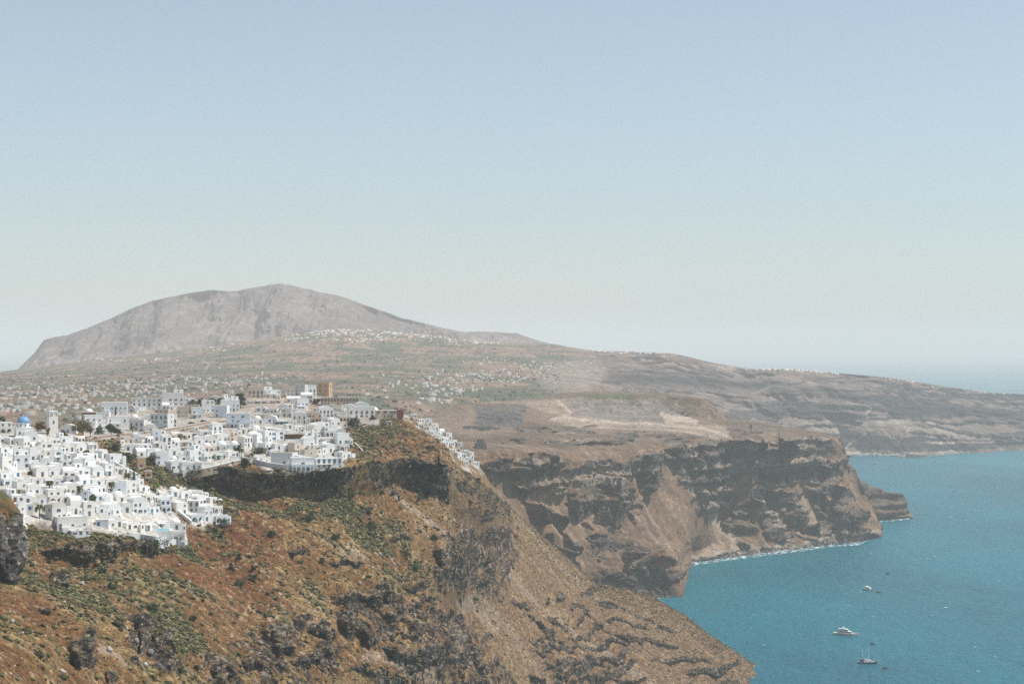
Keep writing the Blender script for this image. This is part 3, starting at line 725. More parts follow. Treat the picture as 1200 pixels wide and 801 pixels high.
for pts, w, k in [([(780,545),(800,570),(830,605),(860,625),(890,645)], 3, .5), ([(880,580),(905,610),(925,638)], 6, .55), ([(915,640),(935,625)],5,.3), ([(930,580),(950,610),(962,625)], 6, .5), ([(880,560),(890,590),(905,615),(915,640)], 5, .45), ([(840,600),(856,625),(870,646)], 6, .45), ([(700,545),(725,580),(760,625),(790,640)], 4, .35), ([(955,590),(975,612),(985,630)], 4, .45), ([(812,575),(835,605),(850,640)], 4, .4), ([(560,520),(600,522),(700,530)], 1.5, .2)]:
    col = track(col, PX + n18 * 2, PY + n18 * 2, pts, w, C3(.30,.24,.19), k)
n3 = fbm(P, 3.2, 2, 345, .8)
col *= np.clip(1 + .34 * n6 + .16 * n18 + .34 * n3, .2, 2)[..., None]
mid_obj = Mid.finish('quarry_headland_terrain', col, M_MID)

# ================================================================== islet-like tip of the headland
tb = [(975,622),(990,616),(1010,612),(1030,610),(1050,608.5),(1062,607),(1067,606.5)]
LT = [[(x, y, zd(y)) for x, y in tb],
 [(975,600,3330),(1000,598,3340),(1030,602,3360),(1055,605,3400),(1062,605,3420),(1067,606.3,3432)],
 [(975,580,3350),(1000,584,3360),(1030,593,3375),(1052,596,3405),(1059,597,3425),(1062,601,3430),(1067,606.2,3436)],
 [(975,560,3360),(990,562,3370),(1005,567,3380),(1020,571,3390),(1032,573,3395),(1036,577,3398),(1045,578,3410),(1057,579,3428),(1060,586,3434),(1062.5,598,3440),(1067,606,3440)],
 [(975,559,3420),(990,561,3420),(1005,566,3430),(1020,570,3440),(1032,572,3440),(1036,576,3440),(1045,577,3450),(1057,578,3450),(1060,585,3450),(1062.5,597,3450),(1067,605.8,3450)],
 [(975,600,3560),(1030,610,3560),(1067,640,3540)]]
Tip = Terrain(LT, 975, 1067, 0.8, 1.3, 2, 5)
Tip.rock[:] = sstep(.6, 1.1, Tip.V) * .9
for i, (pts, rh, ov) in enumerate([([(990,566),(1015,571),(1034,576)], 12, 6), ([(1034,579),(1047,579),(1060,583)], 10, 6), ([(1000,582),(1030,588),(1058,590)], 8, 6), ([(1000,596),(1040,600),(1060,600)], 6, 4)]):
    Tip.ledge(pts, rh, ov, 8, 1.5, 1, 420 + i)
P = Tip.base(); rockwork(Tip, P, 13, 34, 430, C3(0.3, -0.95, 0.1), 6)
rn = fbm(P, 22, 4, 435, .65); strat = vnoise(P[2] / 7.0, P[0] * .003, P[1] * .003, 436)
col = lerp3(np.broadcast_to(C3(.025,.02,.019), rn.shape + (3,)), np.broadcast_to(C3(.12,.088,.066), rn.shape + (3,)), sstep(-.3, .8, rn * .6 + .9 * strat))
col = lerp3(col, np.broadcast_to(C3(.15,.11,.08), col.shape), sstep(3.0, 3.6, Tip.V) * .8)
col = lerp3(col, np.broadcast_to(C3(.20,.15,.11), col.shape), (P[2] < 7 + 6 * rn) * .7)
tip_obj = Tip.finish('headland_tip_terrain', col, M_MID)

# ================================================================== far plain and far caldera wall
coast = [(960,536),(985,534),(1020,534),(1045,534.5),(1060,537),(1076,539),(1090,537),(1120,533),(1160,530),(1200,527),(1280,522)]
LE = [
 [(-80,540,1900),(300,520,2000),(480,515,2400),(600,500,3300),(700,495,3700),(850,515,4200),(920,530,4700)] + [(x, y, zd(y)) for x, y in coast],
 [(-80,480,2400),(0,478,2400),(200,466,2600),(400,463,2700),(480,470,2900),(600,462,3700),(660,458,3900),(700,458,4300),(850,485,4800),(920,515,5100),(960,528,5330)] + [(x, y - 4, zd(y) + 60) for x, y in coast[1:]],
 [(-80,462,3300),(0,460,3300),(200,450,3500),(400,448,3700),(500,452,3900),(600,445,4500),(680,440,5000),(720,441,5200),(800,457,5400),(900,485,5480),(1000,505,5560),(1075,512,5420),(1200,504,5900),(1280,498,6000)],
 [(-80,450,4500),(0,447,4500),(200,436,4700),(400,424,5200),(500,428,5200),(600,424,5600),(680,424,5900),(740,426,5900),(800,437,5800),(900,457,5750),(1000,470,5830),(1100,478,5850),(1200,486,6150),(1280,488,6300)],
 [(-80,444,5800),(0,440,5800),(200,424,5900),(330,402,6200),(400,396,6300),(500,406,6300),(600,412,6300),(680,415,6200),(740,417,6100),(800,422,6000),(830,429,6000),(900,440,6000),(1000,446,6050),(1100,459,6200),(1200,469,6450),(1280,477,6600)],
 [(-80,438,7000),(0,435,7000),(60,428,7000),(120,420,7000),(200,412,7000),(280,402,7000),(340,392,6900),(400,385,6900),(450,388,6900),(520,395,6900),(560,400,6900),(600,402,6900),(640,403,6800),(700,411,6500),(740,412,6300),(790,414,6150),(830,424,6150),(880,432,6150),(930,432.5,6150),(980,437,6200),(1030,441,6250),(1100,451.5,6400),(1160,460,6550),(1200,461.5,6600),(1280,471,6800)],
]
LE.append([(p[0], p[1] + 18, p[2] + 1600) for p in LE[-1]])
Far = Terrain(LE, -80, 1280, 1.0, 1.25, 4, 6)
rf_ = random.Random(9)
rimx, rimy = [p_[0] for p_ in sorted(LE[5])], [p_[1] for p_ in sorted(LE[5])]
for k_, off_ in enumerate([7, 12, 17, 23, 29, 36, 43, 51, 60, 70]):     # benches in the far wall
    x_ = 700 + rf_.uniform(0, 60)
    while x_ < 1270:
        l_ = rf_.uniform(45, 150)
        xs_ = np.linspace(x_, min(x_ + l_, 1275), 6)
        Far.ledge([(float(q), float(np.interp(q, rimx, rimy)) + off_ * (1 - .25 * (q - 700) / 580) + rf_.uniform(-1, 1)) for q in xs_], rf_.uniform(2, 5), 12, 5, 1.3, 1.0, 800 + k_ * 20 + int(x_) % 17)
        x_ += l_ + rf_.uniform(8, 60)
farledge = Far.rock.copy()
PX, PY = Far.PX, Far.PY
P0 = Far.base(); JY = PY + fbm(P0, 300, 4, 500) * 4
wall = sstep(655, 730, PX + fbm(P0, 300, 3, 505) * 25) * sstep(0.9, 1.1, Far.V + .3 * sstep(985, 990, PX))
wall = np.maximum(wall, sstep(640, 760, PX) * (Far.V > .05) * (Far.V < 4.95))
rg = ridged(P0, 190, 4, 510, .9)
slopeX = PX + (PY - 440) * .0
# bedding that dips gently to the sea
bedz = P0[2] + .028 * (P0[0]) + 6 * fbm(P0, 400, 3, 515)
bed = vnoise(bedz / 17, P0[0] * .0012, P0[1] * .0012, 520)
bed2 = vnoise(bedz / 8.0, P0[0] * .0022, P0[1] * .0022, 521); bed3 = vnoise(bedz / 3.8, P0[0] * .003, P0[1] * .003, 522)
Far.rock = wall * np.clip(.10 + .95 * sstep(-.02, .30, .55 * bed + .6 * bed2 + .45 * bed3 + .45 * (rg - .5) + .12 * fbm(P0, 40, 3, 523)), 0, 1)
gul = ridged((P0[0] + .5 * P0[2], P0[1] * .4, P0[2] * .10), 150, 5, 525)
Far.rock = np.maximum(Far.rock, farledge * .6 * wall)
Far.off[..., 1] += wall * (gul - .5) * 140
Far.off[..., 2] += wall * (fbm(P0, 60, 4, 530) * 6) * (Far.V < 4.9) + (1 - wall) * fbm(P0, 220, 4, 531) * 5 * (Far.V < 4.8)
Far.off[..., 1] -= wall * bed * 22 * (Far.V < 4.95)
P = P0
n900, n300, n90, n25 = fbm(P, 900, 3, 540), fbm(P, 300, 4, 545), fbm(P, 90, 4, 550, .6), fbm(P, 26, 3, 555, .65)
# patchwork of small fields
wx, wy = P[0] + 60 * n300, P[1] + 60 * n90
fx, fy = np.floor(wx / 85 + .35 * np.floor(wy / 140)), np.floor(wy / 140)
cell = _hash(fx.astype(np.int64), fy.astype(np.int64), fx.astype(np.int64) * 0, 77)
cell2 = _hash(fx.astype(np.int64), fy.astype(np.int64), fx.astype(np.int64) * 0, 78)
F1, F2, F3, F4 = C3(.175,.118,.085), C3(.060,.070,.042), C3(.23,.17,.125), C3(.105,.092,.062)
col = lerp3(np.broadcast_to(F4, PX.shape + (3,)), np.broadcast_to(F2, PX.shape + (3,)), sstep(.3, .7, cell + .35 * n300))
col = lerp3(col, np.broadcast_to(F1, col.shape), sstep(.55, .8, cell2 + .3 * n900))
col = lerp3(col, np.broadcast_to(F3, col.shape), sstep(.35, .8, n90 * .7 + n300 * .4) * .6)
col *= 1.3  # whole plain lightened: distance haze put into its colour
col = lerp3(col, np.broadcast_to(C3(.040,.052,.036), col.shape), sstep(.2, .55, n25 * .8 + n90 * .5) * .8)
upper = sstep(4.0, 4.9, Far.V) * (PX < 640)
w1, w2, w3 = C3(.150,.112,.094), C3(.024,.023,.026), C3(.28,.225,.185)
wc = lerp3(np.broadcast_to(w1, col.shape), np.broadcast_to(w3, col.shape), sstep(-.2, .7, n90 * .6 + gul * .7 - .4 + .3 * n300))
wc = lerp3(wc, np.broadcast_to(w2, col.shape), sstep(.2, .65, Far.rock * (.85 + .6 * n25 + .4 * n90)))
grey = sstep(690, 730, PX) * (1 - sstep(880, 960, PX + (PY - 450))) * sstep(438, 452, JY)
wc = lerp3(wc, np.broadcast_to(C3(.15,.13,.115), col.shape), grey * .6 * sstep(-.5, .3, n90))
# the uppermost beds are a dark continuous band
band = np.exp(-((bedz - np.interp(PX, [640, 720, 900, 1000, 1200, 1280], [225, 225, 200, 175, 125, 110])) / 14.0) ** 2)
wc = lerp3(wc, np.broadcast_to(w2 * .9, col.shape), np.clip(band * (.9 + .6 * n90), 0, 1) * sstep(700, 760, PX))
col = lerp3(col, wc, wall)
pum = poly_mask(PX + n90 * 8, PY + n90 * 3, [(620,436),(650,428),(700,420),(708,440),(690,458),(640,458)], 4)
col = lerp3(col, np.broadcast_to(C3(.25,.21,.18), col.shape), pum * .6)
quay = (P[2] < 8) & (PX > 975) & (PX < 1062)
col = lerp3(col, np.broadcast_to(C3(.34,.30,.26), col.shape), quay * .8)
for pts, w, k in [([(985,528),(1010,512),(1022,505),(1000,490),(1020,478),(990,470)], .9, .6), ([(880,460),(905,452),(935,456)], .8, .4), ([(60,458),(85,452),(90,444)], .9, .6), ([(240,434),(246,428),(236,422)], .8, .6), ([(200,433),(230,430)], .8, .4), ([(290,472),(360,465),(480,462)],.8,.3)]:
    col = track(col, PX + n25, PY, pts, w, C3(.34,.29,.24), k)
n9 = fbm(P, 9, 2, 560, .7)
col *= np.clip(1 + .28 * n25 + .16 * n90 + .28 * n9, .2, 2)[..., None]
farn90, farwall = n90.copy(), wall.copy()
far_obj = Far.finish('far_plain_terrain', col, M_FAR)

# ================================================================== the mountain
sky = [(-80,475),(0,442),(20,433),(40,414),(52,398),(66,394),(80,392),(105,383),(130,372),(150,363),(175,354),(200,348),(220,344),(245,339.5),(270,341),(300,337),(318,333),(335,333.5),(350,336),(372,341),(400,347),(425,356),(450,365),(470,372),(490,377),(520,384),(545,389),(580,389),(605,390),(630,399),(660,405),(690,413),(760,430)]
LG = [[(x, max(y + 60, 470), 7000) for x, y in sky], [(x, y + (475 - y) * .55, 7700) for x, y in sky], [(x, y + (475 - y) * .18, 8250) for x, y in sky], [(x, y, 8500) for x, y in sky], [(x, y + 20, 9600) for x, y in sky]]
Gm = Terrain(LG, -80, 760, 1.0, 1.1, 3, 6)
P0 = Gm.base()
gul = ridged((P0[0] + P0[2] * .35, P0[1] * .25, P0[2] * .1), 330, 5, 600)
gul2 = ridged((P0[0] - P0[2] * .2, P0[1] * .3, P0[2] * .1), 120, 4, 606)
inn = sstep(0, .5, Gm.V) * (1 - sstep(2.75, 3.0, Gm.V))
Gm.off[..., 1] += inn * ((gul - .5) * 230 + (gul2 - .5) * 110)
Gm.off[..., 2] += inn * fbm(P0, 90, 4, 610) * 7 + fbm(P0, 70, 3, 611) * 4.0
n300, n60 = fbm(P0, 300, 4, 620), fbm(P0, 70, 4, 625, .65)
col = lerp3(np.broadcast_to(C3(.135,.112,.110), P0[0].shape + (3,)), np.broadcast_to(C3(.225,.188,.175), P0[0].shape + (3,)), sstep(-.5, .6, n300 * .7 + n60 * .6))  # pale mauve rock tones with some of the haze painted in
col = lerp3(col, np.broadcast_to(C3(.075,.072,.066), col.shape), sstep(.2, .7, n60 - .3 * n300 + .2 * gul) * .6)
col = lerp3(col, np.broadcast_to(C3(.24,.20,.165), col.shape), poly_mask(Gm.PX + n60 * 5, Gm.PY + n60 * 3, [(152,402),(172,405),(215,408),(213,412),(175,416),(165,410)], 2) * .8)
col = lerp3(col, np.broadcast_to(C3(.19,.15,.12), col.shape), sstep(.55, .8, n60 + .3 * gul2) * .5)
col *= np.clip(1 + .22 * fbm(P0, 26, 3, 640, .7), .3, 2)[..., None]
mount_obj = Gm.finish('mountain', col, M_FAR)
for o_, nm in ((slope_obj, 'hillside'), (spur_obj, 'spur_hill'), (mid_obj, 'headland_hills'), (tip_obj, 'headland_tip'), (far_obj, 'far_hills')):
    o_.name = nm
# ================================================================== sea
def sea_mat():
    m, nt, N, L, b = new_mat('sea_water')
    tc = N.new('ShaderNodeTexCoord')
    mp = N.new('ShaderNodeMapping'); mp.inputs['Scale'].default_value = (1.0, 0.55, 1); mp.inputs['Rotation'].default_value = (0, 0, math.radians(28))
    L.new(tc.outputs['Object'], mp.inputs['Vector'])
    def noise(s, d, r, src=mp):
        n = N.new('ShaderNodeTexNoise'); n.inputs['Scale'].default_value = s; n.inputs['Detail'].default_value = d; n.inputs['Roughness'].default_value = r
        L.new(src.outputs[0], n.inputs['Vector']); return n
    w1, w2, w3 = noise(.16, 6, .65), noise(.028, 4, .55), noise(.0022, 4, .55)
    ad = N.new('ShaderNodeMath'); ad.operation = 'MULTIPLY_ADD'; ad.inputs[1].default_value = 2.2
    L.new(w2.outputs['Fac'], ad.inputs[0]); L.new(w1.outputs['Fac'], ad.inputs[2])
    bp = N.new('ShaderNodeBump'); bp.inputs['Strength'].default_value = 1.0; bp.inputs['Distance'].default_value = 2.6
    L.new(ad.outputs[0], bp.inputs['Height']); L.new(bp.outputs[0], b.inputs['Normal'])
    # depth and current patches
    cr = N.new('ShaderNodeMix'); cr.data_type = 'RGBA'
    cr.inputs[6].default_value = (0.002, 0.090, 0.130, 1); cr.inputs[7].default_value = (0.004, 0.145, 0.190, 1)
    rr = N.new('ShaderNodeMapRange'); rr.inputs[1].default_value = .35; rr.inputs[2].default_value = .65
    L.new(w3.outputs['Fac'], rr.inputs[0]); L.new(rr.outputs[0], cr.inputs[0])
    # whitecaps: real foam, sparse
    c1 = noise(.075, 3, .62); c2 = noise(.006, 3, .6)
    cm = N.new('ShaderNodeMath'); cm.operation = 'MULTIPLY_ADD'; cm.inputs[1].default_value = .22
    L.new(c2.outputs['Fac'], cm.inputs[0]); L.new(c1.outputs['Fac'], cm.inputs[2])
    cf = N.new('ShaderNodeMapRange'); cf.inputs[1].default_value = .815; cf.inputs[2].default_value = .86; cf.inputs[4].default_value = .75
    L.new(cm.outputs[0], cf.inputs[0])
    mx = N.new('ShaderNodeMix'); mx.data_type = 'RGBA'; mx.inputs[7].default_value = (.62, .68, .68, 1)
    rw = N.new('ShaderNodeMapRange'); rw.inputs[1].default_value = .3; rw.inputs[2].default_value = .7; rw.inputs[3].default_value = .72; rw.inputs[4].default_value = 1.28
    L.new(w1.outputs['Fac'], rw.inputs[0])
    sc_ = N.new('ShaderNodeVectorMath'); sc_.operation = 'SCALE'; L.new(cr.outputs[2], sc_.inputs[0]); L.new(rw.outputs[0], sc_.inputs['Scale'])
    L.new(cf.outputs[0], mx.inputs[0]); L.new(sc_.outputs[0], mx.inputs[6]); L.new(mx.outputs[2], b.inputs['Base Color'])
    b.inputs['Roughness'].default_value = .38; b.inputs['IOR'].default_value = 1.33; b.inputs['Specular IOR Level'].default_value = .16
    return m
sb = MB(); sb.quad((-55000, -2000, 0), (55000, -2000, 0), (55000, 64000, 0), (-55000, 64000, 0))
sea = sb.build('sea', sea_mat()); tag(sea, kind='structure')

# surf along the shores
def foam_mat():
    m, nt, N, L, b = new_mat('surf_foam')
    tc = N.new('ShaderNodeTexCoord'); n = N.new('ShaderNodeTexNoise'); n.inputs['Scale'].default_value = .12; n.inputs['Detail'].default_value = 5
    L.new(tc.outputs['Object'], n.inputs['Vector'])
    r = N.new('ShaderNodeMapRange'); r.inputs[1].default_value = .5; r.inputs[2].default_value = .62; L.new(n.outputs['Fac'], r.inputs[0])
    b.inputs['Base Color'].default_value = (.7, .74, .73, 1); b.inputs['Roughness'].default_value = .9
    L.new(r.outputs[0], b.inputs['Alpha'])
    return m
fm = MB()
def surf(pts, w):
    P = []
    for (x0, y0), (x1, y1) in zip(pts[:-1], pts[1:]):
        n = 12
        for k in range(n):
            t = k / n; y = y0 + (y1 - y0) * t; D = zd(y, 0)
            P.append(Vector(((x0 + (x1 - x0) * t - CX) / FOC * D, D, .03)))
    for i, (a, b) in enumerate(zip(P[:-1], P[1:])):
        t = (b - a).normalized(); s = Vector((t.y, -t.x, 0))
        wa = w * (.6 + .8 * abs(math.sin(i * .7) * math.cos(i * .23))); wb = w * (.6 + .8 * abs(math.sin((i + 1) * .7) * math.cos((i + 1) * .23)))
        fm.quad(a - s * 25, a + s * wa, b + s * wb, b - s * 25)
surf([(807,663),(820,660),(850,656.5),(875,653),(900,650),(940,645),(960,642),(990,639),(1005,638),(1018,632),(1030,628)], 3.5)
surf([(1010,613),(1030,611),(1050,609.5),(1062,608),(1067,607)], 3.5)
0 and surf([(985,534.3),(1020,534.4),(1045,535),(1060,537.5),(1076,539.4),(1090,537.4),(1120,533.3),(1160,530.3),(1200,527.3)], 14)
tag(fm.build('surf_foam', foam_mat()), kind='stuff')

# ================================================================== air
def build_haze():
    b = MB(); b.box(-58000, 58000, -3000, 67000, -4.2, 640)
    m = bpy.data.materials.new('haze_air'); m.use_nodes = True
    nt = m.node_tree; nt.nodes.clear()
    out = nt.nodes.new('ShaderNodeOutputMaterial'); pv = nt.nodes.new('ShaderNodeVolumePrincipled')
    pv.inputs['Density'].default_value = HAZE_DENS
    pv.inputs['Color'].default_value = HAZE_COL
    pv.inputs['Anisotropy'].default_value = 0.0
    nt.links.new(pv.outputs[0], out.inputs['Volume'])
    o = b.build('haze', m); tag(o, kind='stuff')
HAZE_DENS = 7.1e-5
HAZE_COL = (.985, .97, .94, 1)

# ================================================================== light
SUN_EL, SUN_AZ = 58.0, 88.0       # azimuth clockwise from the view direction (+Y)
sl = bpy.data.lights.new('sun', 'SUN'); sl.energy = 4.6; sl.angle = math.radians(.5); sl.color = (1.0, .955, .89)
so = bpy.data.objects.new('sun', sl); COL.objects.link(so)
dv = Vector((math.sin(math.radians(SUN_AZ)) * math.cos(math.radians(SUN_EL)), math.cos(math.radians(SUN_AZ)) * math.cos(math.radians(SUN_EL)), math.sin(math.radians(SUN_EL))))
so.rotation_euler = (-dv).to_track_quat('-Z', 'Y').to_euler()
wd = bpy.data.worlds.new('World'); SC.world = wd; wd.use_nodes = True
nt = wd.node_tree; bg = nt.nodes['Background']
st = nt.nodes.new('ShaderNodeTexSky'); st.sky_type = 'NISHITA'; st.sun_disc = False
st.sun_elevation = math.radians(SUN_EL); st.sun_rotation = math.radians(SUN_AZ)
st.altitude = 300; st.air_density = 1.0; st.dust_density = .7; st.ozone_density = 1.0
hs = nt.nodes.new('ShaderNodeHueSaturation'); hs.inputs['Saturation'].default_value = .55; nt.links.new(st.outputs[0], hs.inputs['Color'])
tn = nt.nodes.new('ShaderNodeVectorMath'); tn.operation = 'MULTIPLY'; tn.inputs[1].default_value = (.80, .90, .95); nt.links.new(hs.outputs[0], tn.inputs[0]); nt.links.new(tn.outputs[0], bg.inputs['Color']); bg.inputs['Strength'].default_value = .109

# ================================================================== camera
cd = bpy.data.cameras.new('camera'); cam = bpy.data.objects.new('camera', cd); COL.objects.link(cam)
cam.location = (0, 0, CAMZ); cam.rotation_euler = (math.radians(90), 0, 0)
cd.sensor_width = 36; cd.lens = FOC / 1200 * 36; cd.shift_y = (HORY - 400.5) / 1200
cd.clip_start = .5; cd.clip_end = 150000
SC.camera = cam
SC.view_settings.view_transform = 'Standard'; SC.view_settings.look = 'None'; SC.view_settings.exposure = 0.25; SC.view_settings.gamma = 1.0
SC.view_settings.use_curve_mapping = False
SC.render.engine = 'CYCLES'
cy = SC.cycles
cy.max_bounces = 5; cy.diffuse_bounces = 3; cy.glossy_bounces = 2; cy.transmission_bounces = 2; cy.transparent_max_bounces = 8; cy.volume_bounces = 3
cy.use_denoising = False; cy.sample_clamp_indirect = 1.5; cy.sample_clamp_direct = 12; cy.caustics_reflective = False; cy.caustics_refractive = False; cy.blur_glossy = 1.0
# ================================================================== town: materials
PAINT = {
 'white': paint_mat('limewash_white', (.80, .80, .79), .8, .10, .5),
 'warm white': paint_mat('limewash_warm', (.78, .75, .70), .8, .14, .5),
 'pale grey': paint_mat('render_grey', (.62, .62, .61), .85, .16, .4),
 'cream': paint_mat('render_cream', (.64, .55, .45), .85, .15, .4),
 'pinkish beige': paint_mat('render_beige', (.56, .455, .36), .85, .18, .4),
 'pale blue': paint_mat('limewash_blue_and_shade', (.67, .70, .735), .8, .10, .5),  # blue wash; on facades below the road it carries their blue shade
 'ochre': paint_mat('render_ochre', (.55, .37, .22), .85, .18, .35),
 'brown stone': paint_mat('rough_stone', (.20, .13, .09), .95, .4, 1.2),
 'red': paint_mat('render_red', (.30, .085, .05), .85, .2, .5),
}
ROOFP = {k: PAINT[k] for k in PAINT}
M_ROOFW = paint_mat('roof_whitewash', (.76, .75, .72), .85, .16, .35)
M_ROOFC = paint_mat('roof_screed', (.60, .55, .49), .9, .2, .3)
M_DARK = glass_mat('window_glass', (.09, .105, .115))
M_FRAME = {'white': paint_mat('frame_white', (.62, .62, .60), .5), 'blue': paint_mat('frame_blue', (.07, .17, .30), .5), 'teal': paint_mat('frame_teal', (.08, .25, .27), .5), 'brown': paint_mat('frame_brown', (.16, .09, .05), .6), 'grey': paint_mat('frame_grey', (.25, .27, .28), .6)}
M_DOME = paint_mat('dome_blue', (.14, .30, .50), .5, .15, .8)
M_STONE = paint_mat('wall_stone', (.29, .235, .18), .95, .35, 1.0)
M_STONEG = paint_mat('wall_grey_stone', (.155, .15, .145), .95, .3, .8)
M_SHADE = paint_mat('awning_canvas', (.62, .60, .55), .9, .1)
M_THATCH = paint_mat('reed_shade', (.25, .17, .10), .95, .3, 2)
M_IRON = paint_mat('dark_iron', (.05, .05, .055), .6, .2)

_wm = {}
def win_mesh(w, h, col, door=False):
    k = (w, h, col, door)
    if k in _wm: return _wm[k]
    b = MB(); t = .13
    b.box(-w / 2 - t, -w / 2, -.09, .05, 0, h); b.box(w / 2, w / 2 + t, -.09, .05, 0, h)
    b.box(-w / 2 - t, w / 2 + t, -.09, .05, h, h + t)
    if not door: b.box(-w / 2 - t - .05, w / 2 + t + .05, -.16, .05, -t, 0)
    if w > 1.5: b.box(-.05, .05, -.07, .05, 0, h)
    nf = len(b.f)
    b.box(-w / 2, w / 2, -.035, .04, 0.001, h - .001)
    me = b.mesh('door_leaf' if door else 'window_unit', M_FRAME[col])
    me.materials.append(M_FRAME[col] if door and col in ('blue', 'teal', 'brown') else M_DARK)
    for p in me.polygons[nf:]: p.material_index = 1
    _wm[k] = me
    return me

def put(name, me, parent, x, y, z, rz=0.0):
    o = bpy.data.objects.new(name, me); COL.objects.link(o); o.parent = parent
    o.location = (x, y, z); o.rotation_euler.z = rz
    return o

ST = 2.85; FOUND = 3.0
def house(loc, yaw, w, d, st, kind, colour, trim='white', name='house', rnd=None, small=False, hgt=None):
    """front on local -Y, origin at the foot of the front wall"""
    r = rnd or random
    h = hgt if hgt else st * ST + .1
    mat = PAINT[colour]
    rmat = M_ROOFW if colour in ('white', 'warm white', 'pale blue') else M_ROOFC
    b = MB(); b.box(-w / 2, w / 2, 0, d, -FOUND, h)
    root = b.build(name, mat, None, loc, yaw)
    # roof
    if kind == 'vault':
        rb = MB(); rb.vault(-w / 2 + .02, w / 2 - .02, -.02, d - .02, h, min(w * .42, 2.3), 8, 'y')
        rb.build('roof', rmat, root)
    elif kind == 'cross vault':
        rb = MB(); rb.vault(-w / 2 + .02, w / 2 - .02, .02, d - .02, h, min(d * .36, 2.0), 8, 'x'); rb.build('roof', rmat, root)
    elif kind == 'dome':
        rb = MB(); rb.box(-w / 2 + .02, w / 2 - .02, .02, d - .02, h, h + .25); rb.build('roof', rmat, root)
        db = MB(); db.dome(0, d / 2, h + .25, min(w, d) * .40, min(w, d) * .36); db.build('dome', PAINT['white'], root, smooth=True)
    else:
        rb = MB(); t, p = .22, r.choice([.25, .45, .6])
        rb.box(-w / 2 - .02, w / 2 + .02, -.02, d + .02, h, h + .12)
        rb.box(-w / 2 - .02, w / 2 + .02, -.02, t, h + .12, h + p); rb.box(-w / 2 - .02, w / 2 + .02, d - t, d + .02, h + .12, h + p)
        rb.box(-w / 2 - .02, -w / 2 + t, t, d - t, h + .12, h + p); rb.box(w / 2 - t, w / 2 + .02, t, d - t, h + .12, h + p)
        rb.build('roof', rmat, root)
    if small:
        put('window', win_mesh(.8, 1.0, trim), root, -w * .2, 0, h - 2.0); put('door', win_mesh(1.0, 2.0, trim, True), root, w * .2, 0, .05)
        return root
    if kind == 'rooftop room':
        ub = MB(); uw = w * r.uniform(.35, .55); ux = r.choice([-1, 1]) * (w - uw) / 2 * .9; ud = d * .5
        ub.box(ux - uw / 2, ux + uw / 2, d - ud - .3, d - .3, h + .13, h + 2.6); up = ub.build('rooftop_room', mat, root)
        put('window', win_mesh(.8, 1.0, trim), up, ux, d - ud - .3, h + 1.1)
    # front openings
    nb = max(1, int(w / r.uniform(2.0, 3.4)))
    for s in range(st):
        z0 = s * ST
        bw = w / nb
        if kind == 'arcade' and s == 0: continue
        dk = r.randrange(nb) if s == 0 else -1
        tall = s > 0 and r.random() < .3
        for k in range(nb):
            x = -w / 2 + bw * (k + .5) + r.uniform(-.15, .15)
            if k == dk: put('door', win_mesh(1.05, 2.15, trim, True), root, x, 0, z0 + .05)
            elif tall: put('window', win_mesh(1.0, 1.9, trim), root, x, 0, z0 + .35)
            elif r.random() < .66: put('window', win_mesh(r.choice([.6, .75, .9, 1.6]), r.choice([.7, .9, 1.1]), trim), root, x, 0, z0 + 1.0)
        # right gable
        if r.random() < .7: put('window', win_mesh(.8, 1.1, trim), root, w / 2, d * r.uniform(.3, .7), z0 + 1.1, math.pi / 2)
        if r.random() < .4: put('window', win_mesh(.8, 1.1, trim), root, -w / 2, d * r.uniform(.3, .7), z0 + 1.1, -math.pi / 2)
    if kind == 'arcade':
        ab = MB(); n = max(2, int(w / 2.3)); ab.arcade(-w / 2 + .03, w / 2 - .03, -2.0, -1.65, -3, ST, n)
        ab.box(-w / 2 + .03, w / 2 - .03, -2.05, -.03, ST, ST + .3); ab.box(-w / 2 + .03, w / 2 - .03, -1.6, -.03, -3, -.05)
        ab.box(-w / 2 + .03, w / 2 - .03, -2.04, -1.8, ST + .3, ST + 1.0)
        ab.build('arcade', mat, root)
        put('door', win_mesh(1.05, 2.15, trim, True), root, -w * .25, 0, .05); put('window', win_mesh(1.7, 1.3, trim), root, w * .2, 0, .9)
    elif kind == 'porch':
        pb = MB(); pw = w * .6; px0 = -w / 2 + .1
        pb.box(px0, px0 + pw, -2.2, -.03, 2.45, 2.6)
        for xx in (px0 + .1, px0 + pw - .25): pb.box(xx, xx + .18, -2.15, -1.97, -3, 2.45)
        pb.build('porch', r.choice([M_SHADE, M_THATCH, mat, mat]), root)
    elif r.random() < .55:
        tb = MB(); tw = w * r.uniform(.7, 1.05); td = r.uniform(1.8, 3.2)
        tb.box(-tw / 2, tw / 2, -td, -.02, -2.8, -.02); tb.box(-tw / 2, tw / 2, -td, -td + .2, -.02, .8); tb.box(-tw / 2, -tw / 2 + .2, -td + .2, -.02, -.02, .8); tb.box(tw / 2 - .2, tw / 2, -td + .2, -.02, -.02, .8)
        tb.build('terrace', PAINT[r.choice(['white', 'warm white'])], root)
    if r.random() < .6 and not hgt:
        sd = r.choice([-1, 1]); aw = r.uniform(1.6, 3.2); ah = h * r.uniform(.45, .8); ay = r.uniform(-1.6, 1.0)
        xb = MB(); xa = sd * w / 2; x0_, x1_ = (xa + .01, xa + aw) if sd > 0 else (xa - aw, xa - .01)
        xb.box(x0_, x1_, ay, ay + d * .6, -2.6, ah); xb.box(x0_, x1_, ay, ay + .18, ah, ah + .6)
        ax_ = xb.build('annex', PAINT[r.choice(['white', 'white', 'warm white', colour])], root)
        if r.random() < .6: put('window', win_mesh(.6, .9, trim), ax_, (x0_ + x1_) / 2, ay, ah - 1.7)
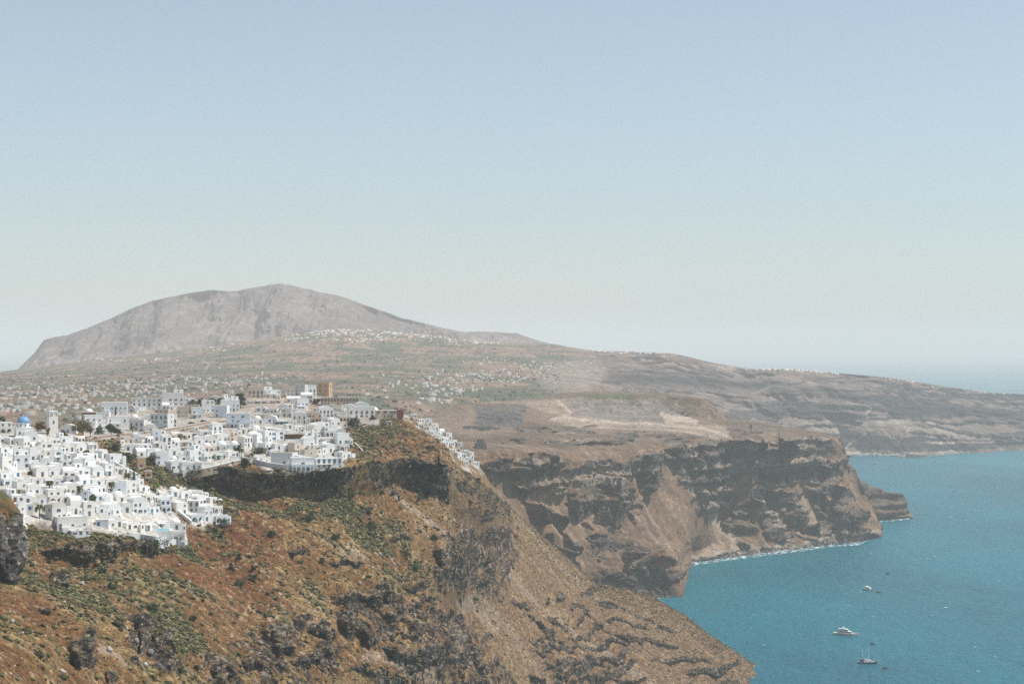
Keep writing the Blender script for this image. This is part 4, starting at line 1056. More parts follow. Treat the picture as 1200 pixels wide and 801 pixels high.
    if r.random() < .4:
        sb_ = MB(); sx_ = r.choice([-1, 1]) * w * .3; ns = 7
        for q in range(ns): sb_.box(sx_ - .5, sx_ + .5, -1.2 - q * .38 - .38, -1.2 - q * .38 - .001, -1.3 - q * .3, .1 - q * .3)
        sb_.build('stair', PAINT['white'], root)
    if r.random() < .35:
        cb = MB(); cx, cyy = r.uniform(-w * .35, w * .35), d * r.uniform(.4, .8); zz = h + (.1 if kind in ('flat', 'porch', 'arcade', 'rooftop room') else .6)
        cb.box(cx - .25, cx + .25, cyy - .25, cyy + .25, zz, zz + 1.3); cb.box(cx - .33, cx + .33, cyy - .33, cyy + .33, zz + 1.3, zz + 1.42); cb.build('chimney', mat, root)
    if r.random() < .22:
        cb = MB(); cx, cyy = r.uniform(-w * .3, w * .3), d * .6
        cb.tube((cx, cyy, h + .3), (cx + 1.2, cyy, h + .3), .33, n=10); cb.build('water_tank', M_FRAME['grey'], root)
    return root

ORD = ['first', 'second', 'third', 'fourth', 'fifth', 'sixth', 'seventh', 'eighth', 'ninth', 'tenth', 'eleventh', 'twelfth', 'thirteenth', 'fourteenth', 'fifteenth', 'sixteenth', 'seventeenth', 'eighteenth', 'nineteenth', 'twentieth']
KINDW = {'flat': 'flat-roofed', 'vault': 'vaulted', 'cross vault': 'barrel-roofed', 'dome': 'domed', 'rooftop room': 'stepped', 'arcade': 'arcaded', 'porch': 'porched'}
NAMES = {'flat': 'flat_roofed_house', 'vault': 'vaulted_house', 'cross vault': 'vaulted_house', 'dome': 'domed_house', 'rooftop room': 'stepped_house', 'arcade': 'arcaded_house', 'porch': 'flat_roofed_house'}
used = []      # footprints already taken: (x0, x1, base)

# ------------------------------------------------------------------ buildings one can tell apart
def special(px, base, wpx, hpx, kind, colour, yaw, label, trim='white', st=None, name=None, dep=None, terr=(B,), cat='house'):
    p = ray(px, base, *terr)
    if p is None: return None
    k = p.y / FOC
    w = wpx * k / max(.6, math.cos(math.radians(yaw))); h = hpx * k
    s = st or max(1, round(h / 3.3))
    o = house((p.x, p.y, p.z), math.radians(yaw), w, dep or min(max(w * .7, 5), 10), s, kind, colour, trim, name or NAMES[kind], random, hgt=h)
    tag(o, label, cat, 'buildings of the cliff town')
    used.append((px - wpx / 2, px + wpx / 2, base, hpx))
    return o

specials = [
 (110, 500, 20, 13, 'flat', 'white', 20, 'long white house with orange-edged roof behind the round olive tree', 'blue'),
 (138, 501, 24, 12, 'porch', 'white', 15, 'white house with shaded veranda, between the dark garden trees and grey cube house', 'grey'),
 (134, 484, 30, 14, 'flat', 'white', 10, 'broad white house behind the slim dark cypress', 'white'),
 (172, 481, 34, 14, 'flat', 'pale grey', 10, 'long two-storey pale house left of the tallest three-storey block', 'grey'),
 (203, 480, 25, 19, 'rooftop room', 'warm white', 10, 'tallest three-storey white block on the upper street', 'grey'),
 (160, 505, 18, 13, 'flat', 'pale grey', -12, 'grey-walled house beside the small white vaulted chapel', 'white'),
 (186, 502, 22, 17, 'flat', 'pale grey', -18, 'large grey cube house with one square window above the road', 'grey'),
 (202, 501, 11, 15, 'flat', 'warm white', 25, 'narrow white house with three stacked windows beside the grey cube', 'grey'),
 (214, 490, 13, 13, 'flat', 'pinkish beige', 10, 'beige house behind the parked teal car', 'white'),
 (231, 490, 13, 12, 'porch', 'pale blue', 12, 'pale blue house with a teal shop front on the road', 'teal'),
 (244, 483, 14, 14, 'flat', 'white', 15, 'white gabled-looking house under the grove of dark trees', 'white'),
 (258, 489, 16, 13, 'flat', 'pale blue', -8, 'blue-grey shaded house left of the arched-window building', 'white'),
 (270, 482, 21, 13, 'rooftop room', 'white', 12, 'white stepped house left of the tall round dark tree', 'white'),
 (279, 501, 28, 16, 'arcade', 'pale blue', 6, 'bluish two-storey building with window row above round arches', 'grey'),
 (338, 460, 15, 11, 'flat', 'cream', 8, 'cream block left of the grey box on the town skyline', 'white'),
 (351, 461, 13, 13, 'flat', 'pale grey', -15, 'plain grey-white box on the skyline left of the ochre tower', 'white'),
 (364, 464, 13, 12, 'flat', 'white', 20, 'two-storey white house touching the ochre tower', 'blue'),
 (319, 460, 19, 9, 'rooftop room', 'white', 12, 'white house under the tall thin skyline mast', 'white'),
 (300, 463, 18, 12, 'flat', 'cream', 8, 'cream house right of the tall round dark tree', 'brown'),
 (355, 480, 13, 13, 'porch', 'white', 22, 'white house with bright blue windows below the skyline scrub', 'blue'),
 (369, 495, 16, 11, 'arcade', 'pinkish beige', 10, 'beige stone house with a row of arched openings', 'brown'),
 (398, 475, 44, 9, 'flat', 'pinkish beige', 4, 'long beige rampart-like house right of the ochre tower', 'brown'),
 (424, 490, 30, 13, 'flat', 'warm white', 12, 'long white house at the crest beside the red-ended building', 'grey'),
 (457, 490, 31, 9, 'flat', 'cream', 10, 'long low flat-roofed building with a red end wall at the crest', 'brown'),
 (355, 552, 26, 15, 'arcade', 'white', 14, 'white cliff-edge hotel with four tall arches', 'grey'),
 (330, 545, 26, 14, 'flat', 'pale grey', -14, 'big grey-white corner house left of the arched cliff hotel', 'teal'),
 (386, 549, 30, 11, 'porch', 'white', 18, 'white terrace house right of the arched cliff hotel', 'grey'),
 (166, 549, 9, 12, 'flat', 'ochre', 20, 'ochre stone house on the dark gully edge', 'brown'),
 (174, 560, 8, 8, 'flat', 'ochre', 15, 'lower ruined ochre house below the other ochre house', 'brown'),
 (36, 523, 15, 14, 'vault', 'white', 24, 'white gable-fronted vaulted house just below the blue dome', 'grey'),
 (104, 492, 16, 9, 'dome', 'brown stone', 10, 'dark brown stone house with a small white dome', 'brown'),
 (96, 589, 15, 13, 'flat', 'pale blue', 10, 'pale blue house behind the tallest palm', 'white'),
 (140, 578, 14, 12, 'flat', 'pale blue', 20, 'pale bluish house with a white canopy roof beside the cypresses', 'white'),
 (85, 619, 32, 13, 'flat', 'warm white', 28, 'huge plain cream-edged white block at the lowest edge, windowless', 'white'),
 (95, 628, 20, 6, 'flat', 'pale grey', 28, 'low pale stone enclosure below the huge plain block', 'grey'),
 (206, 634, 20, 10, 'arcade', 'pale grey', 12, 'grey pool terrace house with pillar row at the lowest corner', 'white'),
]
for sp in specials: special(*sp)

# red end wall of the long crest building
o = [x for x in COL.objects if x.get('label', '').startswith('long low flat-roofed')][0]
bb = MB(); wv = [v.co.x for v in o.data.vertices]; x1 = max(wv); bb.box(x1 - 4.2, x1 + .05, -.06, 5, .3, 5.6); bb.build('red_end_wall', PAINT['red'], o)

# ------------------------------------------------------------------ rows of houses
KEEP = [(78,87,568,9),(71,81,600,8),(98,105,580,8),(31,41,556,8),(294,322,531,10),(388,398,536,10),(50,59,603,9),(335,355,516,10),(239,276,470,9),(288,330,472.5,7),(56,60,577,8),(91,96,587,8),(76,81,597,8),(44,49,606,8),(127,133,577,8),(146,151,566,8)]
ROWS = []
def row(pts, terr, rowname, wlo, whi, yaw, cols, twost=.25, kinds=None, small=False, group='houses of the cliff town', gap=.6, dlo=5, dhi=8):
    kinds = kinds or ['flat'] * 6 + ['vault'] * 3 + ['cross vault'] + ['rooftop room'] * 2 + ['porch'] * 2 + ['arcade'] * 2 + ['dome'] * (1 if random.random() < .6 else 0)
    xs = [p[0] for p in pts]; ys = [p[1] for p in pts]
    x = xs[0]; made = []
    while x < xs[-1] - 3:
        y = float(np.interp(x, xs, ys)) + random.uniform(-1.8, 1.8)
        p = ray(x, y, *terr)
        if p is None: x += 4; continue
        k = p.y / FOC
        w = random.uniform(wlo, whi); wp = w / k
        cx = x + wp / 2
        clash = any(a - 1 < cx + wp * .4 and b + 1 > cx - wp * .4 and abs(y - base) < 5.5 for a, b, base, hp in used)
        clash = clash or any(a < cx + wp * .45 and b > cx - wp * .45 and yb - 1 < y < yb + dp for a, b, yb, dp in KEEP)
        if clash: x += 2; continue
        p = ray(cx, y, *terr)
        if p is None: x += 4; continue
        kd = random.choice(kinds); c = random.choice(cols)
        if kd == 'dome': w = min(w, 6.5)
        st = 2 if random.random() < twost and kd != 'dome' else 1
        tr = random.choice(['white', 'grey', 'white', 'grey', 'teal', 'brown', 'white', 'grey', 'blue', 'white', 'grey'])
        o = house((p.x, p.y, p.z), math.radians(yaw + random.gauss(0, 11)), w, random.uniform(dlo, dhi), st, kd, c, tr, NAMES[kd], random, small)
        o['group'] = group; o['category'] = 'house'
        made.append((o, kd, c, st, tr))
        x += wp + random.uniform(-.12, .35) * gap / k * 2
    ROWS.append((made, rowname, small))
    return len(made)

WH = ['white'] * 6 + ['warm white'] * 4 + ['pale grey']
n = 0
A = [([(0,520),(24,521),(100,516)], 'row just under blue dome'), ([(0,531),(60,530),(112,526)], 'second row below blue dome'), ([(-4,541),(60,540),(124,536)], 'third row below blue dome'),
     ([(0,551),(132,546)], 'fourth row below blue dome'), ([(-3,561),(146,556)], 'fifth row below blue dome'), ([(4,570),(160,567)], 'sixth row below blue dome'),
     ([(8,580),(172,577)], 'seventh row below blue dome'), ([(14,590),(184,588)], 'eighth row below blue dome'), ([(20,600),(100,603),(198,600)], 'ninth row below blue dome'),
     ([(20,608),(72,609)], 'lowest row beside dark crag'), ([(112,618),(160,621),(212,618)], 'lowest row above dark ledge')]
for pts, nm in A: n += row(pts, (B,), nm, 4.2, 7.4, 42, WH)
for pts, nm in [([(188,584),(238,582)], 'top row, detached slope cluster'), ([(192,593),(252,591)], 'second row, detached slope cluster'), ([(206,602),(262,602)], 'third row, detached slope cluster'), ([(222,611),(258,611)], 'bottom row, detached slope cluster')]:
    n += row(pts, (B,), nm, 4.2, 7.0, 42, WH)
CW = ['white'] * 5 + ['warm white'] * 3 + ['pale blue'] * 2 + ['cream', 'pale grey']  # pale blue puts the bluish shade of these facades into their paint
for pts, nm in [([(145,519),(200,514),(262,508)], 'first row below road wall'), ([(146,528),(200,523),(272,518)], 'second row below road wall'), ([(160,536),(276,527)], 'third row below road wall'),
                ([(182,545),(280,535)], 'fourth row below road wall'), ([(200,552),(240,546.5)], 'fifth row below road wall')]:
    n += row(pts, (B,), nm, 4.6, 7.6, 28, CW, .35)
DW = ['white'] * 6 + ['warm white'] * 3 + ['pale grey', 'cream']
for pts, nm in [([(282,509),(398,503)], 'sixth row above arched hotel'), ([(284,517),(400,511)], 'fifth row above arched hotel'), ([(284,525),(400,519)], 'fourth row above arched hotel'),
                ([(292,533),(400,528)], 'third row above arched hotel'), ([(300,541),(402,536)], 'second row above arched hotel'), ([(342,546),(402,544)], 'row behind arched hotel')]:
    n += row(pts, (B,), nm, 4.8, 8.0, 36, DW, .35)
FW = ['white', 'white', 'warm white', 'warm white', 'cream', 'pinkish beige']
for pts, nm in [([(148,496),(196,490),(228,485)], 'row above the retaining wall'), ([(300,491),(346,488)], 'third row below the car park'), ([(346,489),(400,487)], 'second row below ochre tower'), ([(336,473),(372,472)], 'row under the skyline boxes'), ([(284,467),(346,466)], 'row behind the car park'), ([(300,484),(346,480)], 'row below the car park'), ([(374,482),(438,484)], 'row below ochre tower'), ([(296,496),(405,494)], 'row below blue-windowed house'), ([(100,508),(140,505)], 'row along the upper road')]:
    n += row(pts, (B,), nm, 6.5, 11, 8, FW, .3)
for pts, nm in [([(0,507),(20,506)], 'back row left of church'), ([(70,507),(96,504)], 'back row right of church'), ([(112,473),(190,468)], 'hindmost row on town skyline'), ([(205,470),(285,463)], 'skyline row right of block')]:
    n += row(pts, (B,), nm, 6.5, 11, 10, CW, .3)
GW = ['white'] * 5 + ['warm white'] * 4 + ['cream']
for pts, nm in [([(482,490),(500,499),(530,519),(557,543)], 'upper chain down far spur'), ([(484,495),(500,506),(530,526),(560,551)], 'middle chain down far spur'), ([(490,502),(515,519),(535,536),(552,551)], 'lower chain down far spur')]:
    n += row(pts, (S,), nm, 4.4, 6.6, 30, GW, .3, small=True)
print('row houses', n)

# ------------------------------------------------------------------ church, bell tower, ochre tower, black ruin
p = ray(29, 513, B); k = p.y / FOC
ch = MB(); ch.box(-4.6, 4.6, 0, 11, -5, 5.2)
cho = ch.build('church', PAINT['white'], None, p, math.radians(20))
tag(cho, 'white church with the only blue dome at the left of town', 'church')
b2 = MB(); b2.box(-4.65, 4.65, -.05, 11.05, 5.2, 5.6); b2.build('roof', M_ROOFW, cho)
b2 = MB(); b2.cyl(0, 5.5, 5.6, 8.2, 3.5, 16); dr = b2.build('drum', PAINT['white'], cho)
for q in range(8):
    a = q * math.pi / 4 + .2; put('drum_window', win_mesh(.5, 1.2, 'grey'), dr, math.sin(a) * 3.5, 5.5 - math.cos(a) * 3.5, 6.3, a)
b2 = MB(); b2.dome(0, 5.5, 8.2, 3.65, 3.5, 20, 8); b2.build('dome', M_DOME, cho, smooth=True)
b2 = MB(); b2.box(-.08, .08, 5.42, 5.58, 11.6, 13.0); b2.box(-.4, .4, 5.43, 5.57, 12.35, 12.5); b2.build('cross', PAINT['white'], cho)
put('door', win_mesh(1.3, 2.4, 'brown', True), cho, 0, 0, .05); put('window', win_mesh(.8, 1.1, 'grey'), cho, -2.6, 0, 2.2); put('window', win_mesh(.8, 1.1, 'grey'), cho, 2.6, 0, 2.2)
p = ray(63, 509, B)
tw = MB(); tw.box(-2.6, 2.6, 0, 5.2, -4, 10.2)
two = tw.build('bell_tower', PAINT['warm white'], None, p, math.radians(30)); tag(two, 'tall plain white bell tower right of the blue dome', 'bell tower')
b2 = MB(); b2.arcade(-2.3, 2.3, .3, .8, 10.2, 13, 2, .6, .4); b2.arcade(-2.3, 2.3, 4.4, 4.9, 10.2, 13, 2, .6, .4); b2.box(-2.5, 2.5, .1, 5.1, 13, 13.4); b2.build('belfry', PAINT['white'], two)
put('window', win_mesh(.7, 1.3, 'grey'), two, 0, 0, 6.5)
p = ray(378.5, 464, B); k = p.y / FOC
tw = MB(); W2 = 5.0; tw.box(-W2, W2, 0, 9, -4, 10.6)
two = tw.build('ochre_tower_house', PAINT['ochre'], None, p, math.radians(-12)); tag(two, 'square ochre stone tower rising from the town skyline', 'tower')
b2 = MB()
for q in range(5): b2.box(-W2 + q * 2.1, -W2 + q * 2.1 + 1.5, -.1, .5, 10.85, 11.4)
b2.box(-W2 - .1, W2 + .1, -.1, 9.1, 10.6, 10.85); b2.build('roof', PAINT['ochre'], two)
for xx, zz in ((-2.5, 7.5), (2.2, 7.5), (-2.5, 3.5), (2.2, 3.5)): put('window', win_mesh(.9, 1.3, 'brown'), two, xx, 0, zz)
for yy, zz in ((3, 7.5), (6, 7.5), (4.5, 3)): put('window', win_mesh(.9, 1.3, 'brown'), two, W2, yy, zz, math.pi / 2)
p = ray(564, 526, Mid) or ray(564, 526, B); k = p.y / FOC
rb = MB(); rb.box(-6.2, 6.2, 0, 9, -5, 6.5, .3); ro = rb.build('stone_ruin', M_STONEG, None, p, math.radians(12)); tag(ro, 'dark grey stone block house alone past the end of the white chain', 'ruin')
b2 = MB(); b2.box(-3.6, 3.8, 1, 8, 6.5, 11.5, .3); u = b2.build('upper_storey', M_STONEG, ro)
put('window', win_mesh(1.0, 1.3, 'grey'), u, -1, 1.15, 8.2); put('window', win_mesh(1.0, 1.3, 'grey'), ro, 2, .12, 3); put('door', win_mesh(1.0, 2.0, 'grey', True), ro, -2.5, .1, .1)
b2 = MB(); b2.box(6.3, 20, 1, 7, -4, 1.6); b2.box(6.3, 20, .8, 1.0, 1.6, 2.3); b2.build('terrace', PAINT['cream'], ro)
p = ray(456.5, 499, B)
if p:
    rb = MB(); rb.box(-1.7, 1.7, 0, 3.5, -2, 3.0); ro = rb.build('hut', PAINT['pale grey'], None, p, math.radians(15)); tag(ro, 'tiny grey hut alone on the scrubby hilltop', 'hut')
    b2 = MB(); b2.box(-1.9, 1.9, -.2, 3.7, 3.0, 3.2); b2.build('roof', M_ROOFC, ro); put('door', win_mesh(.9, 1.9, 'brown', True), ro, 0, 0, .05)

# ------------------------------------------------------------------ road, walls
def ribbon(name, pts, mat, w, lift, terr=(B,), step=2.0, kind=None):
    """strip on the ground along bearings pts; edges follow the ground"""
    P = []
    for (x0, y0), (x1, y1) in zip(pts[:-1], pts[1:]):
        m = max(2, int(math.hypot(x1 - x0, y1 - y0) / step))
        for q in range(m):
            t = q / m; g = ray(x0 + (x1 - x0) * t, y0 + (y1 - y0) * t, *terr)
            if g is not None: P.append(Vector(g))
    for _ in range(3): P = [P[0]] + [(P[i - 1] + P[i] * 2 + P[i + 1]) / 4 for i in range(1, len(P) - 1)] + [P[-1]]
    return P
def road_strip(P, w, lift, mb):
    E = []
    for i, q in enumerate(P):
        t = (P[min(i + 1, len(P) - 1)] - P[max(i - 1, 0)]); t.z = 0; t.normalize(); s = Vector((t.y, -t.x, 0))
        if s.y > 0: s = -s
        E.append((q + s * w / 2 + Vector((0, 0, lift)), q - s * w / 2 + Vector((0, 0, lift))))
    for (a, b), (c, d) in zip(E[:-1], E[1:]): mb.quad(a, c, d, b)
    return E
def wall_along(name, P, h, th, mat, label, cat, cap=None, dep=3.0, off=0.0):
    b = MB(); c = MB()
    E = []
    for i, q in enumerate(P):
        t = (P[min(i + 1, len(P) - 1)] - P[max(i - 1, 0)]); t.z = 0; t.normalize(); s = Vector((t.y, -t.x, 0))
        if s.y > 0: s = -s
        q = q + s * off
        E.append((q + s * th / 2, q - s * th / 2))
    def sweep(m, z0, z1, grow):
        R = []
        for a, bb in E:
            n = (a - bb).normalized() * grow
            R.append([a + n + Vector((0, 0, z0)), bb - n + Vector((0, 0, z0)), bb - n + Vector((0, 0, z1)), a + n + Vector((0, 0, z1))])
        m.rings(R)
    sweep(b, -dep, h, 0)
    o = b.build(name, mat)
    tag(o, label, cat)
    if cap is not None:
        sweep(c, h, h + .25, .08); c.build('coping', cap, o)
    return o
M_ROAD = paint_mat('road_surface', (.27, .245, .22), .9, .2, .2)
P = ribbon('road', [(92,516),(110,512),(135,509.5),(160,507.5),(185,504.5),(205,501),(225,497.5),(240,495),(262,493.5),(268,493)], M_ROAD, 7, .3)
mb = MB(); road_strip(P, 8.0, .55, mb); tag(mb.build('road', M_ROAD), kind='structure')
wall_along('retaining_wall', [q for q in P], .9, .5, M_STONE, 'long brown stone retaining wall carrying the upper road', 'wall', PAINT['cream'], 6, 4.4)
P = ribbon('w', [(206,557.5),(222,555),(240,551),(258,546.5),(272,543),(285,540)], None, 1, 0)
wall_along('boundary_wall', P, 1.1, .5, M_STONE, 'white-capped stone wall along the cliff edge below the bluish houses', 'wall', PAINT['white'], 3)
P = ribbon('w', [(270,539),(283,540),(300,543),(316,547),(330,549),(342,550)], None, 1, 0)
wall_along('terrace_wall', P, 2.2, .8, PAINT['pale grey'], 'tall grey terrace wall under the corner house at the cliff edge', 'wall', PAINT['white'], 5)
P = ribbon('w', [(128,541),(140,549),(152,555),(166,563)], None, 1, 0)
wall_along('garden_wall', P, 2.4, .6, PAINT['white'], 'white wall slanting down the right rim of the lower town', 'wall', None, 3)
P = ribbon('w', [(150,629),(175,632),(200,636.5),(221,636.5)], None, 1, 0)
wall_along('terrace_wall', P, 1.8, .8, PAINT['pale grey'], 'pale wall under the lowest houses above the dark ledge', 'wall', PAINT['white'], 3)
P = ribbon('w', [(183,576),(196,590),(212,604),(226,615)], None, 1, 0)
wall_along('stepped_wall', P, 1.6, .8, PAINT['pale grey'], 'grey wall along the left edge of the detached slope cluster', 'wall', PAINT['white'], 3)
P = ribbon('w', [(399,500),(408,508),(418,518),(431,531)], None, 1, 0)
wall_along('path_wall', P, .9, .5, PAINT['cream'], 'low pale wall beside the footpath down the scrubby spur', 'wall', None, 2, 2.0)
P = ribbon('w', [(20,612),(26,616),(33,622)], None, 1, 0)
wall_along('stair_wall', P, 1.6, 1.4, PAINT['cream'], 'short pale stair ramp on scrub beside the dark left crag', 'stair', None, 2)
# ================================================================== planting
def leaf_mat(name):
    m, nt, N, L, b = new_mat(name)
    at = N.new('ShaderNodeAttribute'); at.attribute_name = 'Leaf'
    tc = N.new('ShaderNodeTexCoord'); n = N.new('ShaderNodeTexNoise'); n.inputs['Scale'].default_value = 1.7; n.inputs['Detail'].default_value = 3
    L.new(tc.outputs['Object'], n.inputs['Vector'])
    r = N.new('ShaderNodeMapRange'); r.inputs[1].default_value = .3; r.inputs[2].default_value = .7; r.inputs[3].default_value = .65; r.inputs[4].default_value = 1.35
    L.new(n.outputs['Fac'], r.inputs[0])
    s = N.new('ShaderNodeVectorMath'); s.operation = 'SCALE'; L.new(at.outputs['Color'], s.inputs[0]); L.new(r.outputs[0], s.inputs['Scale'])
    L.new(s.outputs[0], b.inputs['Base Color']); b.inputs['Roughness'].default_value = .85; b.inputs['Specular IOR Level'].default_value = .2
    return m
M_LEAF = leaf_mat('leaves'); M_SCRUB = leaf_mat('scrub_leaves'); M_STONES = leaf_mat('stone_grit')
M_BARK = paint_mat('bark', (.13, .09, .06), .9, .3, 2)

def mesh_np(name, V, Q, mat, col=None, smooth=False):
    me = bpy.data.meshes.new(name)
    V = np.asarray(V, np.float32); Q = np.asarray(Q, np.int32); k = Q.shape[1]
    me.vertices.add(len(V)); me.vertices.foreach_set('co', V.ravel())
    me.loops.add(Q.size); me.loops.foreach_set('vertex_index', Q.ravel())
    me.polygons.add(len(Q)); me.polygons.foreach_set('loop_start', (np.arange(len(Q)) * k).astype(np.int32))
    if smooth: me.polygons.foreach_set('use_smooth', np.ones(len(Q), bool))
    me.update(calc_edges=True)
    if col is not None:
        ca = me.color_attributes.new('Leaf', 'FLOAT_COLOR', 'POINT')
        c4 = np.ones((len(V), 4), np.float32); c4[:, :3] = col; ca.data.foreach_set('color', c4.ravel())
    me.materials.append(mat)
    o = bpy.data.objects.new(name, me); COL.objects.link(o)
    return o

def leaf_cloud(clumps, per, size, col, rng, name, parent=None, mat=None, flat=.8):
    """small leaf-spray faces spread through clumps [(x,y,z,r)]"""
    V, Q, C = [], [], []
    for (cx, cy, cz, r) in clumps:
        d = rng.normal(size=(per, 3)); d /= np.linalg.norm(d, axis=1)[:, None]
        p = d * (r * rng.uniform(.55, 1.05, (per, 1))) * np.array([1, 1, flat]) + np.array([cx, cy, cz])
        a = rng.normal(size=(per, 3)); a /= np.linalg.norm(a, axis=1)[:, None]
        n = d + .7 * a; n /= np.linalg.norm(n, axis=1)[:, None]
        u = np.cross(n, rng.normal(size=(per, 3))); u /= np.linalg.norm(u, axis=1)[:, None] + 1e-6
        v = np.cross(n, u); s = size * rng.uniform(.6, 1.3, (per, 1))
        i0 = sum(len(x) for x in V)
        V.append(np.stack([p - u * s, p - v * s * .6, p + u * s, p + v * s * .6], 1).reshape(-1, 3))
        Q.append(np.arange(per * 4).reshape(-1, 4) + i0)
        c = np.array(col) * rng.uniform(.75, 1.3) * rng.uniform(.7, 1.3, (per, 1))
        C.append(np.repeat(c, 4, axis=0))
    o = mesh_np(name, np.concatenate(V), np.concatenate(Q), mat or M_LEAF, np.clip(np.concatenate(C), .005, .6))
    if parent is not None: o.parent = parent
    return o

def tree(px, py, hpx, wpx, col, label, name='tree', trunk=.3, terr=(B,), cat='tree', leaf=.34, per=90, group=None, ncl=16):
    p = ray(px, py, *terr)
    if p is None: return
    k = p.y / FOC; h, w = hpx * k, wpx * k
    r = random.Random(int(px * 31 + py)); rng = np.random.default_rng(int(px * 17 + py))
    root = empty(name, p); tag(root, label, cat, group)
    b = MB(); z1 = h * trunk; lean = r.uniform(-.08, .08) * h
    b.tube((0, 0, -1), (lean * .5, 0, z1), .05 * h ** .8 + .08, .035 * h ** .8 + .05, 7)
    cl = []
    for q in range(ncl):
        a = r.uniform(0, 6.283); rr = (r.uniform(0, 1) ** .5) * w * .36; z = r.uniform(z1 * 1.0 + .1 * h, h * .88)
        t = (z - z1) / max(.1, h - z1); rr *= (1.1 - .75 * max(0, t - .35))
        cl.append((lean + math.cos(a) * rr, math.sin(a) * rr, z, w * r.uniform(.13, .24)))
        if q < 6: b.tube((lean * .5, 0, z1 * .92), (lean + math.cos(a) * rr * .8, math.sin(a) * rr * .8, z), .03 * h ** .8 + .03, .03, 5)
    b.build('trunk', M_BARK, root)
    leaf_cloud(cl, per, leaf, col, rng, 'crown', root)
    return root

def cypress(px, py, hpx, label, col=(.035, .055, .03)):
    p = ray(px, py, B); k = p.y / FOC; h = hpx * k
    root = empty('cypress_tree', p); tag(root, label, 'tree')
    b = MB(); b.tube((0, 0, -1), (0, 0, h * .3), .2, .1, 6); b.build('trunk', M_BARK, root)
    cl = [(0, 0, h * (.12 + .86 * q / 9), h * .11 * (1.05 - .85 * (q / 9) ** 1.5)) for q in range(10)]
    leaf_cloud(cl, 70, .28, col, np.random.default_rng(int(px)), 'crown', root, flat=1.2)

def palm(px, py, hpx, label, group='palms between the white houses'):
    p = ray(px, py, B); k = p.y / FOC; h = hpx * k
    root = empty('palm_tree', p); tag(root, label, 'palm tree', group)
    r = random.Random(int(px * 7)); b = MB(); z1 = h * .80
    lx = r.uniform(-.4, .4)
    prev = Vector((0, 0, -1.5))
    for q in range(1, 6):
        t = q / 5; cur = Vector((lx * t * t, 0, z1 * t)); b.tube(prev, cur, .26 - .06 * t, .24 - .06 * t, 7); prev = cur
    b.build('trunk', M_BARK, root)
    V, Q, C = [], [], []
    for f in range(30):
        a = f * 2.399 + r.uniform(-.2, .2); up = r.uniform(-.5, 1.0); L = r.uniform(1.9, 2.6)
        pts = []
        for s in range(5):
            t = s / 4; rr = L * t * (1 - .15 * t); z = z1 + up * L * t - 1.5 * t * t * L * .55
            pts.append((lx + math.cos(a) * rr, math.sin(a) * rr, z, .40 * math.sin(math.pi * (.12 + .8 * t))))
        sx, sy = -math.sin(a), math.cos(a); i0 = len(V)
        for (x, y, z, wd) in pts: V += [(x - sx * wd, y - sy * wd, z - .12), (x, y, z + .05), (x + sx * wd, y + sy * wd, z - .12)]
        for s in range(4):
            j = i0 + s * 3; Q += [(j, j + 1, j + 4, j + 3), (j + 1, j + 2, j + 5, j + 4)]
        c = (.075, .085, .03) if up > 0 else (.15, .11, .045); C += [c] * 15
    o = mesh_np('crown', V, Q, M_LEAF, np.array(C)); o.parent = root

OL = (.13, .105, .04); DG = (.030, .055, .030); MG = (.075, .10, .04); BR = (.13, .075, .035); GY = (.10, .13, .08)
tree(97, 516, 25, 27, OL, 'big olive-brown tree with bare trunks beside the upper road', 'olive_tree', .42, per=110, ncl=22)
tree(106, 514, 14, 10, BR, 'small brown-leaved tree right of the big olive-brown tree', 'olive_tree', .4, per=70, ncl=10)
tree(282, 478, 21, 14, DG, 'tall round dark green tree on the town skyline', 'dark_tree', .12, per=160, ncl=20)
tree(226, 478, 11, 12, (.07, .07, .035), 'leftmost dark olive tree of the skyline grove', 'dark_tree', .15)
tree(235, 477, 11, 11, (.06, .065, .03), 'dark olive tree right of the leftmost one in the skyline grove', 'dark_tree', .15)
tree(246, 473, 7, 15, DG, 'low dark hedge left of the dark skyline roof', 'hedge', .1, cat='hedge', ncl=12)
tree(258, 473, 7, 13, DG, 'low dark hedge in the middle of the skyline', 'hedge', .1, cat='hedge', ncl=12)
tree(4, 505, 20, 9, (.06, .065, .035), 'dark feathery tree at the left edge beside the church', 'pine_tree', .3)
tree(9, 507, 9, 8, (.10, .075, .035), 'brownish bush at the foot of the dark feathery tree', 'bush', .1, cat='bush', ncl=9)
tree(48, 505, 11, 14, BR, 'reddish brown shrubbery right of the blue dome', 'bush', .15, cat='bush')
tree(56, 511, 12, 6, (.11, .085, .045), 'brown bush against the bell tower', 'bush', .15, cat='bush', ncl=9)
tree(75, 513, 9, 9, (.14, .085, .03), 'orange-brown bush right of the bell tower', 'bush', .1, cat='bush', ncl=9)
tree(116, 509, 10, 11, GY, 'grey-green bush left of the dark garden tree', 'bush', .12, cat='bush')
tree(130, 509, 13, 15, DG, 'dark green garden tree before the veranda house', 'dark_tree', .15, per=120)
tree(139, 510, 8, 9, (.045, .06, .03), 'dark bush right of the dark garden tree', 'bush', .1, cat='bush', ncl=9)
tree(102, 533, 6, 10, MG, 'green bush in the white yard beside the gully', 'bush', .1, cat='bush', ncl=9)
tree(134, 529, 10, 16, (.05, .06, .03), 'dark bush on the gully rim, left of the ochre house', 'bush', .1, cat='bush')
tree(150, 540, 10, 12, (.045, .06, .03), 'dark shrub in the gully touching the ochre house', 'bush', .1, cat='bush')
tree(177, 545, 12, 14, (.10, .095, .04), 'olive bush right of the ochre houses', 'bush', .1, cat='bush')
tree(107, 589, 10, 15, (.10, .11, .05), 'sage green bush among houses right of the tallest palm', 'bush', .1, cat='bush')
